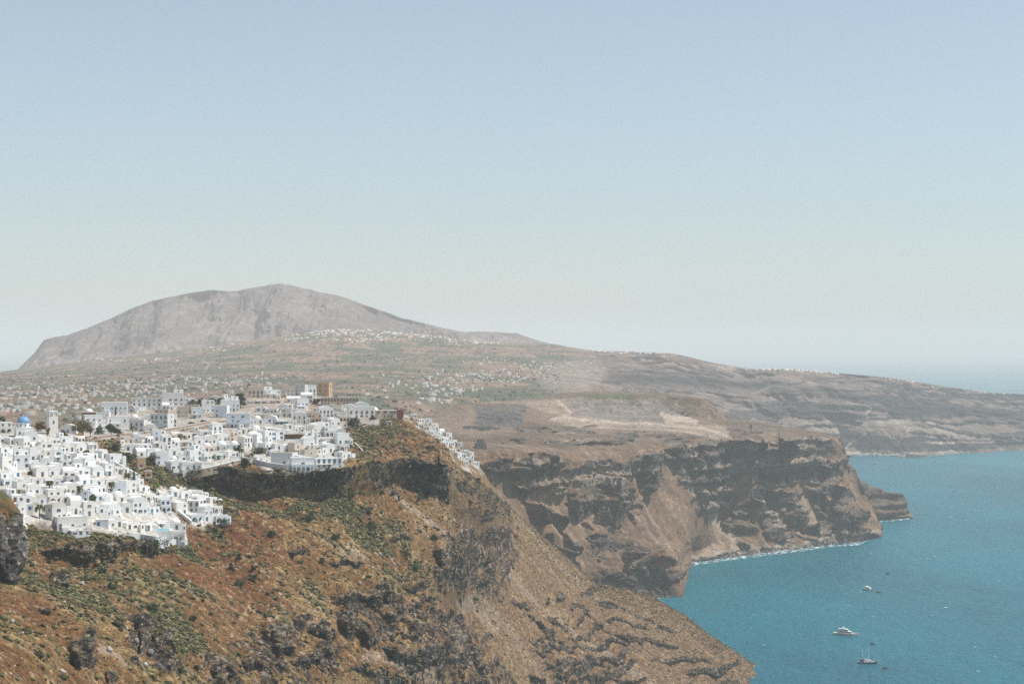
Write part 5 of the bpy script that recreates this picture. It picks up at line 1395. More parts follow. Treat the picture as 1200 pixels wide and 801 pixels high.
tree(82, 568, 6, 6, (.04, .075, .03), 'small dark green bush above the tallest palm', 'bush', .1, cat='bush', ncl=9)
tree(36, 556, 5, 8, (.06, .06, .03), 'small dark planting under the grey stair roof', 'bush', .1, cat='bush', ncl=8)
tree(278, 531, 10, 9, DG, 'dark green bush left of the palm by the hotels', 'bush', .1, cat='bush')
tree(304, 531, 6, 22, MG, 'long green hedge in front of the right hotel cluster', 'hedge', .1, cat='hedge', ncl=18)
tree(318, 531, 7, 9, DG, 'dark bush at the right end of the long green hedge', 'bush', .1, cat='bush', ncl=9)
tree(287, 549, 13, 13, DG, 'dark bush at the cliff top below the palm', 'bush', .1, cat='bush')
tree(414, 500, 11, 20, (.035, .045, .022), 'dark thicket at the top of the scrubby spur', 'bush', .1, cat='bush', ncl=20)
tree(392, 536, 9, 9, (.06, .075, .035), 'green shrub beside the lower hotels, right edge', 'bush', .1, cat='bush')
tree(436, 492, 6, 8, (.05, .075, .03), 'small tree before the long low building on the crest', 'bush', .2, cat='bush', ncl=8)
tree(353, 478, 0.1, 1, DG, 'x') if False else None
tree(352, 470, 7, 14, (.08, .075, .04), 'scrubby bush under the skyline white house', 'bush', .1, cat='bush')
tree(371, 474, 8, 10, (.075, .065, .035), 'brown-green bush below the ochre tower', 'bush', .1, cat='bush')
tree(393, 466, 5, 9, (.04, .06, .03), 'dark bush right of the ochre tower', 'bush', .1, cat='bush', ncl=9)
for px, py, hp, lb in [(93.5, 584, 17, 'tallest palm, before a pale blue wall'), (57.5, 574, 13, 'palm with bushy crown above the white terraces, left of the tallest palm'), (78.5, 594, 14, 'palm just below and left of the tallest palm'),
                       (46.5, 603, 14, 'slim palm near the lowest left houses'), (54.5, 600, 9, 'short palm right of the slim palm'), (130, 573, 10, 'palm beside the blue canopy house'), (148.5, 562, 9, 'palm near the cypress pair'),
                       (283, 543, 21, 'palm at the cliff-top garden between the two hotel clusters'), (155.5, 505, 7, 'little palm before the grey-walled house'), (212, 515, 7, 'small palm at the dark pergola')]:
    palm(px, py + 4, hp + 5, lb)
cypress(157, 566, 15, 'dark slim cypress at the right rim of the lower town')
cypress(161.5, 565, 10, 'shorter cypress right of the slim cypress')
cypress(135.5, 483, 10, 'slim dark cypress before the broad white house')

# lone bushes on the slope
GRP = 'bushes dotted over the slope'
for px, py, w, h, col, lb in [
 (363, 611, 17, 14, (.035,.06,.028), 'largest round dark green bush on the open slope'), (318, 629, 13, 9, (.05,.07,.03), 'green bush below left of the largest round bush'), (394, 633, 14, 8, (.05,.075,.03), 'flat green bush below right of the largest round bush'),
 (436, 618, 13, 8, (.055,.08,.03), 'green bush above the pale talus patch'), (432, 602, 11, 6, (.06,.085,.035), 'bright green bush just under the cliff foot'), (641, 709, 8, 10, (.035,.075,.02), 'vivid green bush alone on the long brown slope'),
 (556, 706, 12, 10, (.05,.08,.03), 'green bush beneath the right dark crag'), (550, 592, 7, 7, (.045,.07,.03), 'small green bush right of the spur cliff'), (262, 618, 22, 10, (.028,.05,.026), 'wide dark green bush right of the detached cluster'),
 (252, 626, 9, 9, (.03,.05,.026), 'round dark bush right of the detached cluster'), (259, 632, 7, 9, (.05,.035,.025), 'dark maroon bush below the wide dark green bush'), (272, 668, 7, 10, (.045,.065,.03), 'upright green bush on the rusty slope'), (281, 655, 8, 8, (.05,.07,.03), 'green bush above the upright one on the rusty slope'),
 (297, 668, 7, 6, (.05,.07,.03), 'green bush right of the upright one'), (292, 585, 22, 6, (.075,.085,.035), 'sage bush patch at the foot of the hotel cliff'), (283, 690, 18, 14, (.035,.06,.028), 'broad dark bush low on the rusty slope'), (296, 681, 12, 8, (.04,.06,.03), 'dark bush up right of the broad dark one'),
 (178, 717, 20, 9, (.06,.09,.035), 'bright green mat bush above the sage green patch'), (102, 662, 17, 13, (.075,.085,.04), 'sage green bush under the dark ledge'), (113, 664, 8, 6, (.06,.075,.035), 'small bush right of the bush under the ledge'), (121, 671, 8, 6, (.055,.07,.03), 'small dark bush two right of the bush under the ledge'),
 (180, 643, 34, 10, (.045,.065,.03), 'long dark green thicket at the right end of the dark ledge'), (215, 648, 30, 9, (.07,.075,.035), 'olive thicket right of the long dark green thicket'), (130, 690, 12, 8, (.08,.09,.045), 'grey-green bush on the mid left slope'), (46, 770, 12, 7, (.07,.08,.035), 'low green bush at the lower left'),
 (488, 668, 18, 8, (.06,.085,.035), 'green bushes among pale rocks mid slope'), (475, 652, 16, 7, (.06,.08,.035), 'green patch bush above the pale rocks'), (446, 580, 12, 6, (.06,.075,.03), 'green bush in the notch of the cliff'), (410, 585, 16, 8, (.07,.085,.035), 'sage bush left of the cliff notch'),
 (508, 632, 9, 6, (.05,.075,.03), 'small green bush left of the dark outcrop'), (226, 727, 10, 6, (.06,.075,.035), 'bush on the edge of the sage green patch'), (230, 785, 11, 7, (.05,.07,.03), 'green bush among the dark stones at the bottom'), (210, 790, 10, 9, (.06,.075,.035), 'olive bush beside the bottom stones'), (378, 660, 8, 7, (.05,.065,.03), 'dark bush left of the grey talus'),
]:
    tree(px, py, h, w, col, lb, 'slope_bush', .08, cat='bush', leaf=.26, per=70, group=GRP, ncl=14)

# ------------------------------------------------------------------ ground scrub and loose stones: nobody could count them
ICO = None
def ico():
    t = (1 + 5 ** .5) / 2
    v = np.array([(-1,t,0),(1,t,0),(-1,-t,0),(1,-t,0),(0,-1,t),(0,1,t),(0,-1,-t),(0,1,-t),(t,0,-1),(t,0,1),(-t,0,-1),(-t,0,1)], float); v /= np.linalg.norm(v[0])
    f = np.array([(0,11,5),(0,5,1),(0,1,7),(0,7,10),(0,10,11),(1,5,9),(5,11,4),(11,10,2),(10,7,6),(7,1,8),(3,9,4),(3,4,2),(3,2,6),(3,6,8),(3,8,9),(4,9,5),(2,4,11),(6,2,10),(8,6,7),(9,8,1)])
    return v, f
def block():
    v = np.array([(x, y, z) for x in (-1, 1) for y in (-1, 1) for z in (-1, 1)], float) * .75
    f = np.array([(0,1,3),(0,3,2),(4,6,7),(4,7,5),(0,4,5),(0,5,1),(2,3,7),(2,7,6),(0,2,6),(0,6,4),(1,5,7),(1,7,3)])
    return v, f
def scatter(name, T, weight, n, rlo, rhi, cols, mat, sq, seed, pw=2.0, jit=.35, vis=True):
    rng = np.random.default_rng(seed)
    w = weight.ravel().astype(np.float64); co = T.co.astype(np.float64)
    w = np.where((co[:, 2] > .5), w, 0)
    idx = rng.choice(len(w), n, p=w / w.sum())
    p = co[idx] + rng.normal(size=(n, 3)) * .15
    r = rlo + (rhi - rlo) * rng.uniform(0, 1, n) ** pw
    v, f = block() if mat is M_STONES else ico()
    nv = len(v)
    V = np.repeat(v[None], n, 0)
    if mat is M_STONES:
        q = rng.normal(size=(n, 4)); q /= np.linalg.norm(q, axis=1)[:, None]; a_, b_, c_, d_ = q.T
        Rm = np.stack([1-2*(c_*c_+d_*d_), 2*(b_*c_-a_*d_), 2*(b_*d_+a_*c_), 2*(b_*c_+a_*d_), 1-2*(b_*b_+d_*d_), 2*(c_*d_-a_*b_), 2*(b_*d_-a_*c_), 2*(c_*d_+a_*b_), 1-2*(b_*b_+c_*c_)], -1).reshape(n, 3, 3)
        V = V * rng.uniform(.55, 1.3, (n, 1, 3)); V = np.einsum('nij,nkj->nki', Rm, V)
    V = V * (1 + jit * rng.normal(size=(n, nv, 1))) * r[:, None, None] * (np.array([1, 1, sq]) * (1 + .25 * rng.normal(size=(n, 1, 3))))
    V += p[:, None, :]; V[:, :, 2] += (r * sq * .35)[:, None]
    Fc = f[None] + (np.arange(n) * nv)[:, None, None]
    c = np.array(cols)[rng.integers(0, len(cols), n)] * rng.uniform(.7, 1.3, (n, 1))
    o = mesh_np(name, V.reshape(-1, 3), Fc.reshape(-1, 3), mat, np.repeat(c, nv, axis=0))
    tag(o, kind='stuff'); return o
BP, BX = B.PY, B.PX
vis = ((B.V < 9.0) & (BP < 815)).astype(float)
area = (B.D / 900.0) ** 2     # vertices stand for larger ground when far
okr = np.clip(1 - B.rock * 1.2, 0.02, 1) * (1 - town) * vis
scatter('green_scrub', B, okr * area * (np.clip(gm, 0, 1) ** 1.1 + .05) * (1 - .6 * east), 20000, .2, 1.15, [(.050,.055,.022), (.080,.075,.030), (.034,.044,.018), (.105,.095,.040), (.14,.13,.062)], M_SCRUB, .62, 901)
scatter('dry_scrub', B, okr * area * (.25 + np.clip(nearn5, 0, 1)), 42000, .12, .55, [(.125,.062,.028), (.155,.085,.04), (.09,.042,.02), (.175,.115,.055), (.075,.05,.024), (.05,.034,.02)], M_SCRUB, .6, 902)
scatter('dark_scrub', B, np.clip(B.rock - .2, 0, 1) * vis * area * (1 - town) * np.clip(nearn5 + .3, .05, 1), 4200, .35, 1.3, [(.055,.065,.03), (.08,.08,.04), (.13,.085,.04), (.15,.10,.05)], M_SCRUB, .7, 903)
scatter('loose_stones', B, okr * area * (.12 + 2.0 * np.clip(nearn2, 0, 1) ** 2) * (1 + 1.5 * (BP > 620)), 13000, .10, .60, [(.26,.21,.17), (.20,.16,.13), (.32,.27,.22), (.09,.075,.065), (.05,.043,.038), (.17,.10,.06)], M_STONES, .65, 904, 3.0, .25)
scatter('rock_rubble', B, np.clip(B.rock, 0, 1) * vis * area * (1 - town), 3600, .2, 1.0, [(.035,.029,.024), (.09,.07,.053), (.02,.017,.015), (.17,.135,.105)], M_STONES, .8, 905, 2.2, .25)

# boulders one can point at
def boulder(px, py, wpx, label, c=(.36, .31, .26), sq=.7, terr=(B,), group='boulders on the slope'):
    p = ray(px, py, *terr); k = p.y / FOC; r = wpx * k / 2
    rng = np.random.default_rng(int(px * 13 + py))
    v, f = ico()
    # one level of subdivision
    vs = [tuple(x) for x in v]; mid = {}; nf = []
    def m_(a, b):
        q = (min(a, b), max(a, b))
        if q not in mid:
            w = (np.array(vs[a]) + np.array(vs[b])) / 2; vs.append(tuple(w / np.linalg.norm(w))); mid[q] = len(vs) - 1
        return mid[q]
    for a, b, c_ in f:
        x, y, z = m_(a, b), m_(b, c_), m_(c_, a); nf += [(a, x, z), (b, y, x), (c_, z, y), (x, y, z)]
    V = np.array(vs)
    for _ in range(7):      # fracture planes
        n = rng.normal(size=3); n /= np.linalg.norm(n); d = V @ n; t = rng.uniform(.55, .85); V -= np.clip(d - t, 0, None)[:, None] * n
    V = V * np.array([r, r * rng.uniform(.7, 1), r * sq * 1.2])
    a = rng.uniform(0, 6.28); ca, sa = math.cos(a), math.sin(a); V = V @ np.array([[ca, sa, 0], [-sa, ca, 0], [0, 0, 1]])
    V[:, 2] += r * sq * .55
    o = mesh_np('boulder', V, np.array(nf), M_STONES, np.array(c) * rng.uniform(.8, 1.15, (len(V), 1)))
    o.location = p; tag(o, label, 'boulder', group)
for px, py, w, lb, c in [
 (96, 685, 8, 'pale grey boulder below the small dark rock ledge', (.38,.34,.30)), (114, 706, 6, 'pale boulder with dark shadow side on the left slope', (.40,.37,.34)), (14, 729, 8, 'grey boulder at the left edge', (.33,.29,.26)), (26, 742, 5, 'small white boulder right of the grey edge boulder', (.46,.43,.40)),
 (128, 762, 9, 'slab-like pale boulder above the stony track', (.42,.38,.34)), (73, 788, 9, 'big pale broken boulder near the bottom', (.40,.36,.32)), (170, 780, 9, 'pale slab boulder beside the bottom crag', (.40,.36,.32)), (149, 737, 6, 'white boulder pair left of the dark crag', (.46,.43,.40)),
 (81, 773, 4, 'small white boulder above the big broken one', (.48,.45,.42)), (11, 717, 4, 'tiny white boulder near the left edge', (.48,.45,.42)), (75, 706, 5, 'small grey boulder left of the dark-shadowed one', (.36,.32,.29)), (160, 752, 10, 'grey boulder in the gap of the dark crag', (.22,.195,.175)), (176, 766, 11, 'large grey boulder at the foot of the dark crag', (.20,.18,.165)), (53, 745, 4, 'small white boulder on the bare orange ground', (.46,.42,.38)),
 (421, 684, 6, 'pale boulder at the pale rock cluster', (.34,.30,.26)), (445, 650, 6, 'pale boulder right of the grey talus', (.38,.34,.30)), (462, 662, 5, 'pale boulder above the green mid-slope bushes', (.36,.32,.28)), (60, 800, 7, 'brown-grey boulder on the bottom edge', (.28,.23,.19)), (12, 790, 5, 'small pale boulder in the bottom left corner', (.42,.38,.34)),
 (531, 611, 7, 'pale angular boulder right of the track', (.36,.32,.28)), (501, 607, 5, 'small boulder above the track', (.32,.28,.24)), (505, 790, 8, 'grey boulder under the lowest cliff', (.26,.23,.20))]:
    boulder(px, py, w, lb, c)

# the dark crag at the left edge
def crag():
    n1_, n2_ = 150, 180
    th = np.linspace(0, 2 * math.pi, n1_, endpoint=False); t = np.linspace(0, 1, n2_)
    base = ray(4, 684, B); k = base.y / FOC
    prof_t = [0, .08, .25, .45, .6, .75, .86, .93, .98, 1.0]; prof_r = [.80, .92, 1.0, .97, .90, .80, .62, .42, .2, .02]
    R = np.interp(t, prof_t, prof_r)
    rx, ry, hz = 31 * k, 24 * k, 119 * k
    X = np.cos(th)[None] * R[:, None] * rx; Y = np.sin(th)[None] * R[:, None] * ry; Z = np.repeat((t * hz)[:, None], n1_, 1)
    P = (X + 900, Y + 40, Z)
    q_ = np.round(fbm(P, 5, 2, 951, .5, .35) * 3) / 3
    d = (ridged(P, 6, 4, 950, .5) - .4) * 2.0 + fbm(P, 14, 3, 955, .5, .5) * 2.2 + (ridged(P, 2.2, 3, 957) - .4) * .9 + q_ * 1.6
    top = sstep(.72, .85, t)[:, None]
    d = d * (1 - .75 * top); f = np.clip(R, .15, 1)[:, None]
    nx, ny = np.cos(th)[None], np.sin(th)[None]
    X += nx * d * f; Y += ny * d * f; Z += fbm(P, 5, 3, 960) * .5
    col = lerp3(np.broadcast_to(C3(.025, .023, .022), X.shape + (3,)), np.broadcast_to(C3(.12, .105, .095), X.shape + (3,)), sstep(-.3, .6, fbm(P, 5, 4, 965) + .3))
    col = lerp3(col, np.broadcast_to(C3(.33, .30, .27), col.shape), sstep(.25, .45, fbm(P, 2.2, 3, 968, .7)) * .75)
    g = sstep(.62, .78, t[:, None] + .10 * fbm(P, 6, 3, 970))
    gc = lerp3(np.broadcast_to(C3(.17, .085, .035), col.shape), np.broadcast_to(C3(.085, .08, .032), col.shape), sstep(-.1, .4, fbm(P, 3, 3, 975)))
    col = lerp3(col, gc, g)
    idx = np.arange(n1_ * n2_).reshape(n2_, n1_); nx_ = np.roll(idx, -1, axis=1)
    Q = np.stack([idx[:-1], nx_[:-1], nx_[1:], idx[1:]], -1).reshape(-1, 4)
    o = mesh_np('rock_crag', np.stack([X, Y, Z], -1).reshape(-1, 3), Q, M_STONES, col.reshape(-1, 3), True)
    o.location = (base.x - 11 * k - 1, base.y + 6, base.z - 2); tag(o, 'tall dark rock crag with rusty grass top at the left edge', 'rock')
crag()

# ================================================================== far villages: past counting
def far_town():
    rng = np.random.default_rng(77)
    V, Q, C = [], [], []
    def add(x, y, z, w, d, h, a, c):
        i = len(V); ca, sa = math.cos(a), math.sin(a)
        for zz in (-4, h):
            for sx, sy in ((-1, -1), (1, -1), (1, 1), (-1, 1)):
                lx, ly = sx * w / 2, sy * d / 2; V.append((x + lx * ca - ly * sa, y + lx * sa + ly * ca, z + zz)); C.append(c)
        for q in ((0,1,5,4),(1,2,6,5),(2,3,7,6),(3,0,4,7),(4,5,6,7)): Q.append(tuple(i + t for t in q))
    def blob(cx, cy, sx, sy, n, s=(5, 12), wh=.75, terr=(Far,), lum=1.0):
        for _ in range(int(n * .42)):
            px, py = rng.normal(cx, sx), rng.normal(cy, sy)
            p = ray(px, py, *terr)
            if p is None: continue
            w = rng.uniform(*s); w *= rng.choice([.4, .5, .7, 1.4]); c = np.array((.31, .305, .29)) if rng.random() < wh else np.array([(.40,.32,.26), (.32,.25,.2), (.36,.34,.31)][rng.integers(3)])
            add(p.x, p.y, p.z, w, rng.uniform(4, 9), rng.choice([2.2, 2.6, 3, 4.4]), rng.uniform(-.5, .5), c * lum * rng.uniform(.85, 1.05))
    for cx, cy, sx, sy, n in [(40,464,45,5,150),(100,457,40,4,110),(20,478,25,4,90),(70,476,30,5,90),(150,456,45,4,100),(210,450,40,5,90),(255,448,30,4,60),(180,463,40,4,70),(300,447,25,3,45),(130,448,60,3,50),(40,452,35,2,30),
        (325,440,15,2,18),(225,444,12,2,20)]:
        blob(cx, cy, sx, sy, n)
    for cx, cy, sx, sy, n in [(395,387,12,2,50),(440,390,25,2.5,80),(380,391,18,2,40),(480,395,22,2,50),(345,397,14,2,28),(525,400,14,2,22),(575,401,12,1.5,26),(270,404,20,1.5,18),(120,421,15,1,10),(170,421,15,1,10),(190,421,8,1,8),(505,391,10,1.5,14),(565,393,6,1,8),(420,399,25,1.5,30),(255,410,10,1,8)]:
        blob(cx, cy, sx, sy, int(n * 1.6), (7, 16), .8, (Far,), 1.7)
    for cx, cy, sx, sy, n in [(500,450,10,3,26),(530,446,14,3,40),(560,440,16,3,45),(590,437,18,3,55),(620,432,16,3,55),(645,428,12,3,40),(510,462,8,2,22),(535,459,10,2,26),(605,446,16,2.5,34),(560,455,14,2,22),(470,452,12,3,14),(440,459,14,3,12),(460,443,12,3,12),(515,436,12,2,12),(500,469,8,1.5,14),(520,470,6,1.5,10),(570,425,20,2,14),(610,417,20,1.5,14),(680,428,10,4,12)]:
        blob(cx, cy, sx, sy, int(n * 1.2), (6, 15), .8, (Far,), 1.25)
    for cx, cy, sx, sy, n in [(735,412.5,10,.8,16),(765,413,14,.8,14),(900,432.5,14,.7,18),(925,433,14,.7,16),(955,434,12,.8,24),(970,436,6,.8,12),(1050,445,12,.8,8),(1120,455,25,.8,8),(1172,461,6,.8,6),(700,411,14,.8,10)]:
        blob(cx, cy, sx, sy, int(n * 1.8), (9, 18), .75, (Far,), 1.8)
    blob(1005, 533, 14, .6, 26, (7, 16), .6); blob(1030, 533.5, 8, .5, 10, (7, 14), .6)
    o = mesh_np('distant_houses', np.array(V), np.array(Q), M_VILLAGE, np.array(C)); tag(o, kind='stuff')
M_VILLAGE = leaf_mat('village_limewash')
far_town()
# far trees: dark specks between the fields
fw = ((Far.V < 4.6) & (farwall < .3)).astype(float) * np.clip(farn90 + .25, .02, 1) * (Far.D / 4000) ** 2
scatter('distant_trees', Far, fw * (Far.PX < 660) * (Far.PY > 400), 3000, 1.0, 3.4, [(.025,.034,.022), (.035,.045,.026), (.05,.056,.034)], M_SCRUB, .8, 910)
mr = np.clip(Mid.rock - .2, 0, 1) * (Mid.PY > 500)
scatter('cliff_rubble', Mid, mr * (Mid.D / 2500) ** 2, 1800, .8, 3.0, [(.05,.042,.036), (.10,.08,.065), (.03,.027,.025), (.16,.125,.10)], M_STONES, .8, 911, 2.2, .25)
scatter('shore_boulders', Mid, ((P_ := Mid.base())[2] < 6) * (Mid.PX > 808) * 1.0, 700, .7, 2.4, [(.14,.115,.10), (.30,.25,.2), (.09,.08,.07)], M_STONES, .7, 912)
# ================================================================== boats
M_GEL = paint_mat('gelcoat_white', (.80, .80, .78), .35, .05, .5, .5)
M_NAVY = paint_mat('hull_navy', (.022, .04, .095), .35, .1, .5, .5)
M_TEAK = paint_mat('deck_teak', (.32, .21, .12), .7, .2, 2)
M_MAROON = paint_mat('boat_maroon', (.13, .035, .03), .6, .2, 1)
M_GREYP = paint_mat('trim_grey', (.30, .31, .32), .5, .1)

def hull(Lh, beam, free, draft, mat, name, parent, sheer=.35, stern=.75, deck=None):
    """boat lying along +X, bow at +X"""
    b = MB(); R = []
    n = 14
    for i in range(n + 1):
        t = i / n; x = -Lh / 2 + Lh * t
        wt = stern + (1 - stern) * math.sin(min(1, t / .45) * math.pi / 2) if t < .45 else max(.02, (1 - ((t - .45) / .55) ** 2.2))
        w = beam / 2 * wt; fz = free * (1 + sheer * max(0, (t - .3)) ** 2 * 2)
        rake = free * .5 * max(0, t - .75) * 4 * .35
        R.append([(x + rake, -w, fz), (x + rake * .5, -w * .93, fz * .45), (x, -w * .7, -draft * .3), (x, 0, -draft), (x, w * .7, -draft * .3), (x + rake * .5, w * .93, fz * .45), (x + rake, w, fz)])
    i0 = len(b.v)
    for r in R: b.v += r
    for i in range(n):
        for j in range(6):
            a = i0 + i * 7 + j; b.f.append((a, a + 7, a + 8, a + 1))
    b.f.append(tuple(i0 + j for j in range(7)))
    o = b.build(name, mat, parent)
    d = MB()
    for i in range(n):
        A, Bq = R[i], R[i + 1]
        d.quad((A[0][0], A[0][1] * .98, A[0][2] - .05), (Bq[0][0], Bq[0][1] * .98, Bq[0][2] - .05), (Bq[6][0], Bq[6][1] * .98, Bq[6][2] - .05), (A[6][0], A[6][1] * .98, A[6][2] - .05))
    d.build('deck', deck or M_GEL, parent)
    return o

def cabin(x0, x1, w, z0, z1, rake0, rake1, mat, name, parent, glass=None, gz=(.45, .85)):
    b = MB(); R = []
    for z, k in ((z0, 0), (z1, 1)):
        R.append([(x0 + rake0 * k, -w / 2 * (1 - .06 * k), z), (x1 - rake1 * k, -w / 2 * .8 * (1 - .06 * k), z), (x1 - rake1 * k + .01, w / 2 * .8 * (1 - .06 * k), z), (x0 + rake0 * k, w / 2 * (1 - .06 * k), z)])
    b.rings(R); o = b.build(name, mat, parent)
    if glass:
        g = MB(); R = []
        for q in gz:
            z = z0 + (z1 - z0) * q; e = .03
            R.append([(x0 + rake0 * q - e, -w / 2 * (1 - .06 * q) - e, z), (x1 - rake1 * q + e, -w / 2 * .8 * (1 - .06 * q) - e, z), (x1 - rake1 * q + e, w / 2 * .8 * (1 - .06 * q) + e, z), (x0 + rake0 * q - e, w / 2 * (1 - .06 * q) + e, z)])
        g.rings(R); g.build('window', M_DARK, o)
    return o

def at_sea(px, py):
    D = zd(py, 0); return ((px - CX) / FOC * D, D, 0)

yz = -30
r = empty('motor_yacht', at_sea(992, 744), math.radians(yz)); tag(r, 'long white three-deck motor yacht, largest boat at anchor', 'yacht', 'boats at anchor in the bay')
L_ = 28; hull(L_, 6.2, 2.5, 1.0, M_GEL, 'hull', r, .5)
b = MB(); b.box(-9.5, 7.5, -3.14, -3.0, 1.0, 1.5); b.box(-9.5, 7.5, 3.0, 3.14, 1.0, 1.5); b.build('hull_window', M_DARK, r)
cabin(-8.5, 7.5, 5.4, 2.45, 4.7, .2, 3.6, M_GEL, 'saloon', r, True, (.35, .8))
cabin(-7.5, 2.8, 4.8, 4.72, 6.6, .5, 2.2, M_GEL, 'bridge', r, True, (.35, .8))
b = MB(); b.box(-8.6, 1.0, -2.5, 2.5, 6.62, 6.8); b.build('flybridge', M_GEL, r)
b = MB(); b.box(-4.2, -3.4, -2.0, -1.8, 6.8, 8.2); b.box(-4.2, -3.4, 1.8, 2.0, 6.8, 8.2); b.box(-4.4, -3.0, -2.0, 2.0, 8.2, 8.4); b.dome(-3.7, 0, 8.4, .6); ar = b.build('radar_arch', M_GEL, r)
b = MB(); b.tube((-3.6, .8, 8.4), (-3.6, .8, 11), .05, n=5); b.build('antenna', M_GREYP, ar)
b = MB(); b.box(-13.8, -12.2, -2.4, 2.4, .2, .5); b.build('swim_platform', M_TEAK, r)
b = MB()
for q in range(9): b.tube((6 + q * .75, -2.4 * (1 - (q / 9) ** 2 * .9), 3.0), (6 + q * .75, -2.4 * (1 - (q / 9) ** 2 * .9), 4.0), .03, n=4); b.tube((6 + q * .75, 2.4 * (1 - (q / 9) ** 2 * .9), 3.0), (6 + q * .75, 2.4 * (1 - (q / 9) ** 2 * .9), 4.0), .03, n=4)
b.build('railing', M_GREYP, r)

r = empty('motor_boat', at_sea(1017.5, 691), math.radians(-58)); tag(r, 'short white motor boat with a dark waterline, middle of the bay', 'motor boat', 'boats at anchor in the bay')
hull(15.5, 4.8, 2.0, .8, M_GEL, 'hull', r, .5)
b = MB(); b.box(-7.2, 3.5, -2.44, -2.36, .15, .8); b.box(-7.2, 3.5, 2.36, 2.44, .15, .8); b.box(-7.85, -7.76, -1.7, 1.7, .15, 1.2); b.build('waterline_band', M_NAVY, r)
cabin(-4.5, 4.8, 4.0, 1.95, 4.0, .3, 3.0, M_GEL, 'cabin', r, True)
b = MB(); b.box(-5.5, 1.2, -1.9, 1.9, 4.02, 4.15); b.box(-3.6, -2.8, -1.6, 1.6, 4.15, 5.0); b.build('hardtop', M_GEL, r)

r = empty('sailing_yacht', at_sea(1016.5, 777), math.radians(-14)); tag(r, 'dark-hulled two-masted sailing boat with bare masts, nearest boat', 'sailing boat', 'boats at anchor in the bay')
hull(17.5, 4.8, 1.9, .9, M_NAVY, 'hull', r, .6, .6)
b = MB(); b.box(-8.6, 5.5, -2.46, -2.3, 1.62, 1.92); b.box(-8.6, 5.5, 2.3, 2.46, 1.62, 1.92); b.build('rubbing_strake', M_GEL, r)
cabin(-3.0, 4.5, 3.4, 1.9, 3.5, .2, 1.5, M_GEL, 'deckhouse', r, True)
cabin(-7.0, -3.2, 3.2, 1.95, 3.9, .1, .2, M_NAVY, 'awning', r)
b = MB(); b.tube((9.3, 0, 2.9), (13.2, 0, 3.8), .16, .08, 6); b.build('bowsprit', M_GEL, r)
for x, h in ((1.2, 16.0), (-4.6, 14.0)):
    b = MB(); b.tube((x, 0, 1.8), (x, 0, h), .30, .20, 6); m_ = b.build('mast', M_GEL, r)
    b = MB(); b.tube((x - .2, 0, 4.4), (x - 4.2, 0, 4.6), .12, .10, 6); b.tube((x - .2, 0, 4.75), (x - 4.0, 0, 4.9), .22, .16, 6); b.build('boom', M_GEL, m_)
    b = MB(); b.tube((x, -1.3, h * .6), (x, 1.3, h * .6), .05, n=4)
    for s in (-1, 1): b.tube((x, s * 2.2, 1.9), (x, s * 1.3, h * .6), .025, n=3); b.tube((x, s * 1.3, h * .6), (x, 0, h), .025, n=3)
    b.build('rigging', M_GREYP, m_)
b = MB(); b.tube((-8.8, 0, 1.9), (-9.6, 0, 4.6), .06, n=5); fl = b.build('flagstaff', M_GEL, r)
b = MB(); b.box(-9.9, -9.5, -.02, .02, 3.0, 4.4); b.build('flag', PAINT['white'], fl)

GB = 'small open boats moored in the bay'
def dinghy(px, py, Ld, yaw, label, mat=M_MAROON):
    r = empty('moored_launch', at_sea(px, py), math.radians(yaw)); tag(r, label, 'launch', GB)
    hull(Ld, Ld * .36, 1.15, .4, mat, 'hull', r, .4, .85, M_TEAK)
    b = MB()
    for x in (-.25, .1): b.box(x * Ld, x * Ld + .4, -Ld * .15, Ld * .15, 1.0, 1.3)
    b.build('bench', M_TEAK, r)
    b = MB(); b.box(-Ld * .30, Ld * .12, -Ld * .15, Ld * .15, 1.9, 2.02)
    for x in (-.28, .09):
        for s in (-1, 1): b.box(x * Ld, x * Ld + .1, s * Ld * .13 - .05, s * Ld * .13 + .05, 1.0, 1.9)
    b.build('canopy', mat, r)
dinghy(1040.5, 672, 6.0, 4, 'dark launch trailing a pale wake, farthest of the small launches')
dinghy(1030, 694, 6.2, -6, 'maroon launch just right of the short white motor boat')
dinghy(1022.5, 754.5, 4.9, 3, 'dark maroon launch between the big yacht and the two-masted boat')
dinghy(1037, 783, 5.0, -3, 'maroon launch off the bow of the two-masted boat')

r = empty('far_sailing_boat', at_sea(1026, 543.5), math.radians(12)); tag(r, 'tiny grey sailing boat off the distant quay', 'sailing boat')
hull(18, 5, 2.2, .8, M_GREYP, 'hull', r, .5); cabin(-4, 4, 3.4, 2.1, 3.8, .3, 1.5, M_GREYP, 'deckhouse', r)
b = MB(); b.tube((1, 0, 2), (1, 0, 19), .3, .2, 6); b.build('mast', M_GREYP, r)

